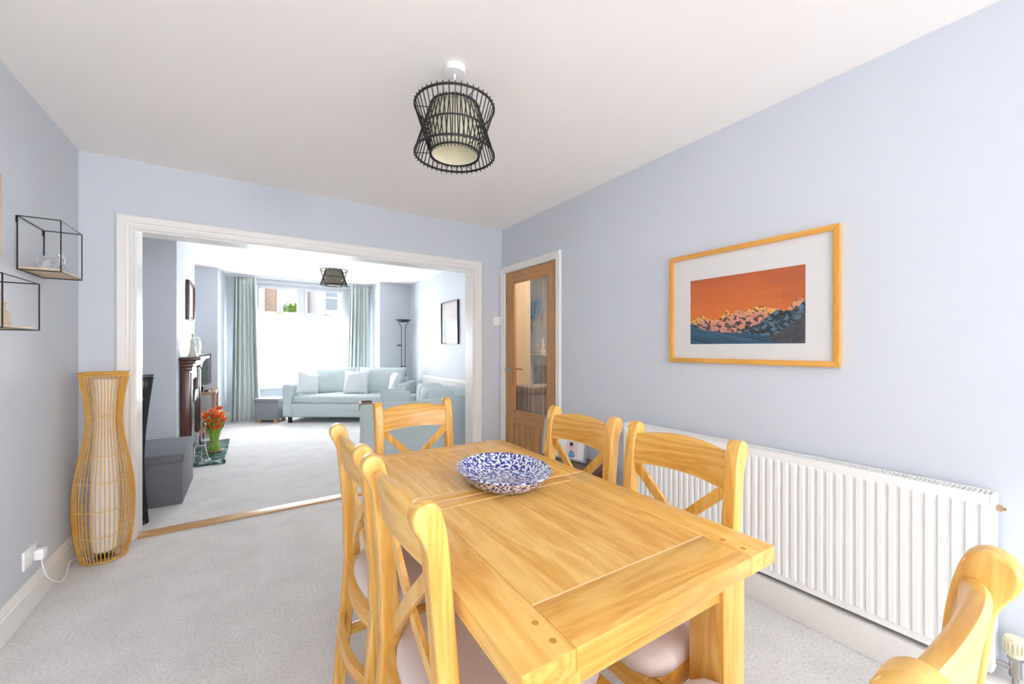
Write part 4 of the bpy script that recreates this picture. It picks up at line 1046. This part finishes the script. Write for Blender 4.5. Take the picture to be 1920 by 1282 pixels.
# picture on chimney breast
f3 = thing('mahogany_picture_frame', 'small dark red wooden picture frame on the chimney breast above the mantel', 'picture', (-.6, 6.2, 1.57))
pframe(f3, .62, .46, .035, .035, 1, [MAHO]); mb = MB(); mb.box((.002, -.28, .03), (.012, .28, .43)); mb.build('mount', 'mat_board', f3)

# ------------------------------------------------------------------ TV and stand
tv = thing('tv_stand', 'dark wood television stand in the alcove beyond the chimney breast', 'tv stand', (-.62, 7.18, 0), R_(0))
tv.rotation_euler = (0, 0, R_(0))
mb = MB(); mb.box((-.30, -.33, .60), (.25, .33, .635), .006); mb.build('top', 'tvwood', tv)
mb = MB(); mb.box((-.28, -.30, .30), (.22, .30, .325), .004); mb.box((-.28, -.30, .06), (.22, .30, .085), .004); mb.build('shelf', 'tvwood', tv)
mb = MB(); mb.box((-.28, -.31, .0), (-.26, .31, .60)); mb.build('back_panel', 'tvwood', tv)
for dx in (-.25, .20):
    for dy in (-.31, .27):
        mb = MB(); mb.box((dx, dy, 0), (dx + .045, dy + .04, .60), .003); mb.build('leg', 'tvwood', tv)
t2 = thing('television', 'black flat television on the dark wood stand, seen edge-on', 'television', (-.52, 7.1, .6355), R_(-8))
mb = MB(); mb.box((-.10, -.13, 0), (.08, .13, .012), .004); mb.box((-.03, -.03, .01), (.0, .03, .08), .003); mb.build('tv_foot', 'screen', t2)
mb = MB(); mb.box((-.03, -.40, .07), (.0, .40, .53), .006); mb.build('bezel', 'black', t2)
mb = MB(); mb.box((.0005, -.385, .09), (.0025, .385, .515)); mb.build('screen', 'screen', t2)

# ------------------------------------------------------------------ sofas
def softbox(mb, a, b, bev, nz=.004, seed=0, cuts=8, seg=3):
    vs = mb.box(a, b, bev, seg)
    es = [e for e in mb.bm.edges if e.verts[0] in set(vs)]
def soft(name, parent, a, b, bev, m='sofa', nz=.006, seed=0, label=None, levels=4, puff=0, rot=None):
    """soft rounded block: subdivided box with wrinkles"""
    bm = bmesh.new(); r = bmesh.ops.create_cube(bm, size=1); 
    bmesh.ops.subdivide_edges(bm, edges=bm.edges, cuts=11, use_grid_fill=True)
    lo, hi = Vector(a), Vector(b); c = (lo + hi) / 2; h = (hi - lo) / 2
    for v in bm.verts:
        u = v.co * 2; p = Vector([u[i] * h[i] for i in range(3)])
        # rounded-box projection
        core = Vector([max(-(h[i] - bev), min(h[i] - bev, p[i])) for i in range(3)]); d = p - core
        if d.length > 1e-6:
            p = core + d.normalized() * bev if (sum(abs(x) > 1e-6 for x in d) > 1) else core + d.normalized() * bev
        big = [1 - (p[i] / h[i]) ** 2 for i in range(3)]
        mn = min(range(3), key=lambda i: h[i])
        p[mn] += puff * (1 if p[mn] > 0 else -1) * max(0, big[(mn + 1) % 3]) * max(0, big[(mn + 2) % 3]) * (1 if abs(p[mn]) > h[mn] * .6 else 0)
        n_ = noise.noise(p * 7 + Vector((seed, seed * 2, 0))) * nz + noise.noise(p * 18 + Vector((0, seed, 3))) * nz * .6
        p += (d.normalized() if d.length > 1e-6 else Vector((0, 0, 0))) * n_
        v.co = c + p
    mb = MB(); mb.bm.free(); mb.bm = bm
    return mb.build(name, m, parent, label=label, angle=180)
SL = 2.03
s1 = thing('sofa', 'pale duck-egg three-seat sofa set across the bay window', 'sofa', (1.31, 7.02, 0), YAW)
hw = SL / 2
soft('base', s1, (-hw + .0, .02, .095), (hw, .80, .325), .02, seed=1, nz=.010)
for s in (-1, 1): soft('arm', s1, (s * hw, 0, .10) if s < 0 else (hw - .14, 0, .10), (s * hw + .14, .80, .645) if s < 0 else (hw, .80, .645), .028, seed=3 + s)
soft('back_frame', s1, (-hw + .14, .66, .30), (hw - .14, .80, .72), .04, seed=5)
soft('seat_cushion', s1, (-hw + .145, .02, .315), (hw - .145, .66, .445), .045, seed=6, puff=.02, nz=.012)
mb = MB(); mb.pillow((-hw / 2 + .07, .56, .65), .86, .50, .24, Matrix.Rotation(R_(-14), 3, 'X'), seed=2, p=6, nz=.012); mb.build('back_cushion', 'sofa', s1, angle=180)
mb = MB(); mb.pillow((hw / 2 - .06, .56, .65), .84, .50, .24, Matrix.Rotation(R_(-14), 3, 'X'), seed=9, p=6, nz=.012); mb.build('back_cushion', 'sofa', s1, angle=180)
for sx_ in (-1, 1):
    for y in (.04, .72):
        mb = MB(); mb.box((sx_ * (hw - .10) - .025, y, 0), (sx_ * (hw - .10) + .025, y + .05, .10), .003); mb.build('leg', 'black', s1)
def s1w(x, y, z):
    return Vector((1.31, 7.02, 0)) + Matrix.Rotation(YAW, 3, 'Z') @ Vector((x, y, z))
def scatter(label, p, w_, h_, t_, rot, seed, m='sofa_light'):
    mb = MB(); mb.pillow((0, 0, 0), w_, h_, t_, Matrix.Identity(3), seed=seed, nz=.010, p=4, sq=.1); o = mb.build('scatter_cushion', m, angle=180)
    o.location = p; o.rotation_euler = rot.to_euler() if isinstance(rot, Matrix) else rot
    return tag(o, label, 'cushion', 'pale scatter cushions')
RZ = Matrix.Rotation(YAW, 3, 'Z')
scatter('pale scatter cushion leaning in the left corner of the bay sofa', s1w(-.735, .30, .625), .40, .40, .15, RZ @ Matrix.Rotation(R_(54), 3, 'Z') @ Matrix.Rotation(R_(14), 3, 'Y') @ Matrix.Rotation(R_(-16), 3, 'X'), 3)
scatter('pale scatter cushion in the middle of the bay sofa', s1w(.08, .33, .645), .43, .42, .15, RZ @ Matrix.Rotation(R_(-16), 3, 'X'), 5)
scatter('pale scatter cushion against the right arm of the bay sofa', s1w(.755, .28, .625), .38, .40, .15, RZ @ Matrix.Rotation(R_(-62), 3, 'Z') @ Matrix.Rotation(R_(-16), 3, 'X'), 7)

s2 = thing('sofa', 'duck-egg sofa seen from its near arm end, behind the far dining chair', 'sofa', (.985, 4.42, 0), R_(-15))
# faces -x; near arm at y 0
L2, D2 = 1.25, 1.22
soft('base', s2, (.02, .0, .05), (D2, L2, .33), .02, seed=11, nz=.010)
soft('arm', s2, (0, 0, .05), (.72, .15, .645), .03, seed=12); soft('arm', s2, (.52, L2 - .15, .05), (.74, L2, .60), .03, seed=13)
mb = MB(); mb.prism([(.60, .05), (D2, .05), (D2, .70), (.95, .70), (.66, .655), (.60, .62)], 1, .004, .15, .02, 3); mb.build('side_panel', 'sofa', s2)
soft('back_frame', s2, (1.03, .10, .30), (D2, L2, .70), .03, seed=14)
soft('seat_cushion', s2, (.02, .16, .32), (.80, L2 - .16, .46), .045, seed=15, puff=.02)
soft('back_cushion', s2, (.70, .10, .42), (1.02, .80, .755), .06, seed=16, puff=.02, nz=.012)
soft('back_cushion', s2, (.70, .81, .42), (1.02, L2 - .03, .755), .06, seed=17, puff=.02, nz=.012)
for x in (.05, D2 - .1):
    for y in (.03, L2 - .08):
        mb = MB(); mb.box((x, y, 0), (x + .05, y + .05, .07)); mb.build('leg', 'black', s2)
scatter('grey-green cushion slumped over the near arm of the second sofa', (1.45, 4.68, .60), .38, .36, .15, Matrix.Rotation(R_(8), 3, 'Z') @ Matrix.Rotation(R_(-38), 3, 'X') @ Matrix.Rotation(R_(12), 3, 'Y'), 21, 'sofa')
# copper tray folded over the front end of the near arm
tr = thing('arm_tray', 'small copper tray folded over the front end of the near sofa arm', 'tray', s2.location[:], R_(-15))
mb = MB(); mb.box((-.012, .03, .653), (.13, .15, .658), .001); mb.build('tray_top', 'copper', tr)
mb = MB(); mb.box((-.012, .03, .575), (-.007, .15, .6535), .001); mb.build('tray_lip', 'copper', tr)
mb = MB(); mb.box((.01, .07, .6585), (.12, .105, .672), .004); o = mb.build('remote_control', 'black'); o.location = s2.location; o.rotation_euler = (0, 0, R_(-15)); tag(o, 'black remote control lying on the copper arm tray', 'remote control')

# ------------------------------------------------------------------ uplighter floor lamp
ul = thing('uplighter_lamp', 'slim black uplighter floor lamp in the far right corner behind the sofa', 'floor lamp', (2.42, 7.36, 0), YAW)
mb = MB(); mb.lathe([(0, 0), (.12, 0), (.12, .015), (.02, .025), (0, .025)], (0, 0, 0), 28); mb.build('base', 'black', ul)
mb = MB()
for s in (-1, 1):
    mb.tube([(s * .035, 0, .02), (s * .035, 0, 1.55), (s * .04, 0, 1.65), (s * .10, 0, 1.73)], .006, 8)
mb.box((-.05, -.012, .84), (.05, .012, .90), .004); mb.box((-.03, -.02, .78), (.03, .02, .86), .004)
mb.build('twin_pole', 'black', ul)
mb = MB(); mb.lathe([(0, 1.715), (.06, 1.718), (.115, 1.745), (.15, 1.762), (.146, 1.765), (.10, 1.752), (.05, 1.73), (0, 1.728)], (0, 0, 0), 32); mb.build('lamp_bowl', 'black', ul)
mb = MB(); mb.tube([(-.035, 0, .9), (-.035, 0, 1.26), (-.06, -.03, 1.29)], .005, 8); mb.lathe([(0, 1.30), (.02, 1.30), (.055, 1.285), (.058, 1.28), (0, 1.27)], (-.07, -.03, 0), 20); mb.build('reading_arm', 'black', ul)

# framed print on the living right wall
f4 = thing('black_picture_frame', 'tall thin dark-framed pale print on the living room right wall', 'picture', (LXR, 5.73, 1.30))
pframe(f4, .62, .665, .018, .03, -1, [mat('dark_red_frame', (.05, .02, .02), .35)])
mb = MB(); mb.box((-.012, -.30, .012), (-.002, .30, .65)); mb.build('mount', 'mat_board', f4)
def pale(u, v):
    k = fbm(u, v, 2.5); 
    if v < .55 and u < .45 + k * .3: return srgb(205, 220, 228)
    if abs(v - .55) < .04: return srgb(215, 220, 226)
    return srgb(236, 232, 228)
vprint('print', .42, .46, 40, 44, pale, f4, 'x', (-.0135, 0, .10), flip=True)
mb = MB(); mb.box((-.0215, -.30, .012), (-.0205, .30, .65)); mb.build('glazing', 'glass', f4)

# ------------------------------------------------------------------ side table with photo frame by the door
sd = thing('low_side_table', 'low dark wood table against the right wall beneath the photo frame', 'side table', (2.0, 2.25, 0))
mb = MB(); mb.box((-.17, -.30, .38), (.17, .30, .40), .004); mb.build('table_top', 'darkwood', sd)
mb = MB(); mb.box((-.15, -.27, .30), (.15, .27, .38), .003); mb.build('apron', 'darkwood', sd)
for dx in (-.155, .12):
    for dy in (-.28, .245):
        mb = MB(); mb.box((dx, dy, 0), (dx + .035, dy + .035, .38), .003); mb.build('leg', 'darkwood', sd)
pf = thing('photo_frame', 'grey multi-picture photo frame with children in blue, leaning behind the chair', 'photo frame', (2.010, 2.335, .4005))
W4, H4 = .40, .285
pframe(pf, W4, H4, .016, .018, -1, ['silver']); 
mb = MB(); mb.box((-.010, -.19, .01), (-.001, .19, .275)); mb.build('mount', 'mat_board', pf)
def ph1(u, v):
    c = srgb(225, 214, 208)
    if u < .25: c = srgb(90, 62, 60)
    if (u - .55) ** 2 / .12 + (v - .35) ** 2 / .1 < 1: c = srgb(120, 175, 215) if fbm(u, v, 12) > -.1 else srgb(70, 125, 175)
    if (u - .38) ** 2 / .02 + (v - .82) ** 2 / .02 < 1: c = srgb(215, 175, 160)
    return c
def ph2(u, v):
    c = srgb(222, 205, 200)
    if v < .1: c = srgb(232, 220, 215)
    if (u - .5) ** 2 / .07 + (v - .12) ** 2 / .10 < 1: c = srgb(125, 170, 205) if fbm(u, v, 10) > -.15 else srgb(70, 110, 150)
    if (u - .42) ** 2 / .018 + (v - .62) ** 2 / .035 < 1: c = srgb(222, 180, 165)
    if (u - .42) ** 2 / .024 + (v - .80) ** 2 / .018 < 1 and v > .70: c = srgb(70, 50, 45)
    return c
def ph3(u, v): return srgb(196, 212, 232) if (u - .5) ** 2 + (v - .5) ** 2 < .12 else srgb(228, 230, 236)
vprint('photo', .10, .115, 30, 34, ph1, pf, 'x', (-.0112, -.075, .150), flip=True, label='photo of a child in a pale blue top')
vprint('photo', .10, .120, 30, 36, ph2, pf, 'x', (-.0112, -.075, .022), flip=True, label='photo of a dark-haired child in a blue top')
vprint('photo', .09, .21, 24, 40, ph3, pf, 'x', (-.0112, .115, .04), flip=True, label='pale blue and white photo')
pf.rotation_euler = (0, R_(9), R_(15))
print('objects', len(bpy.data.objects))
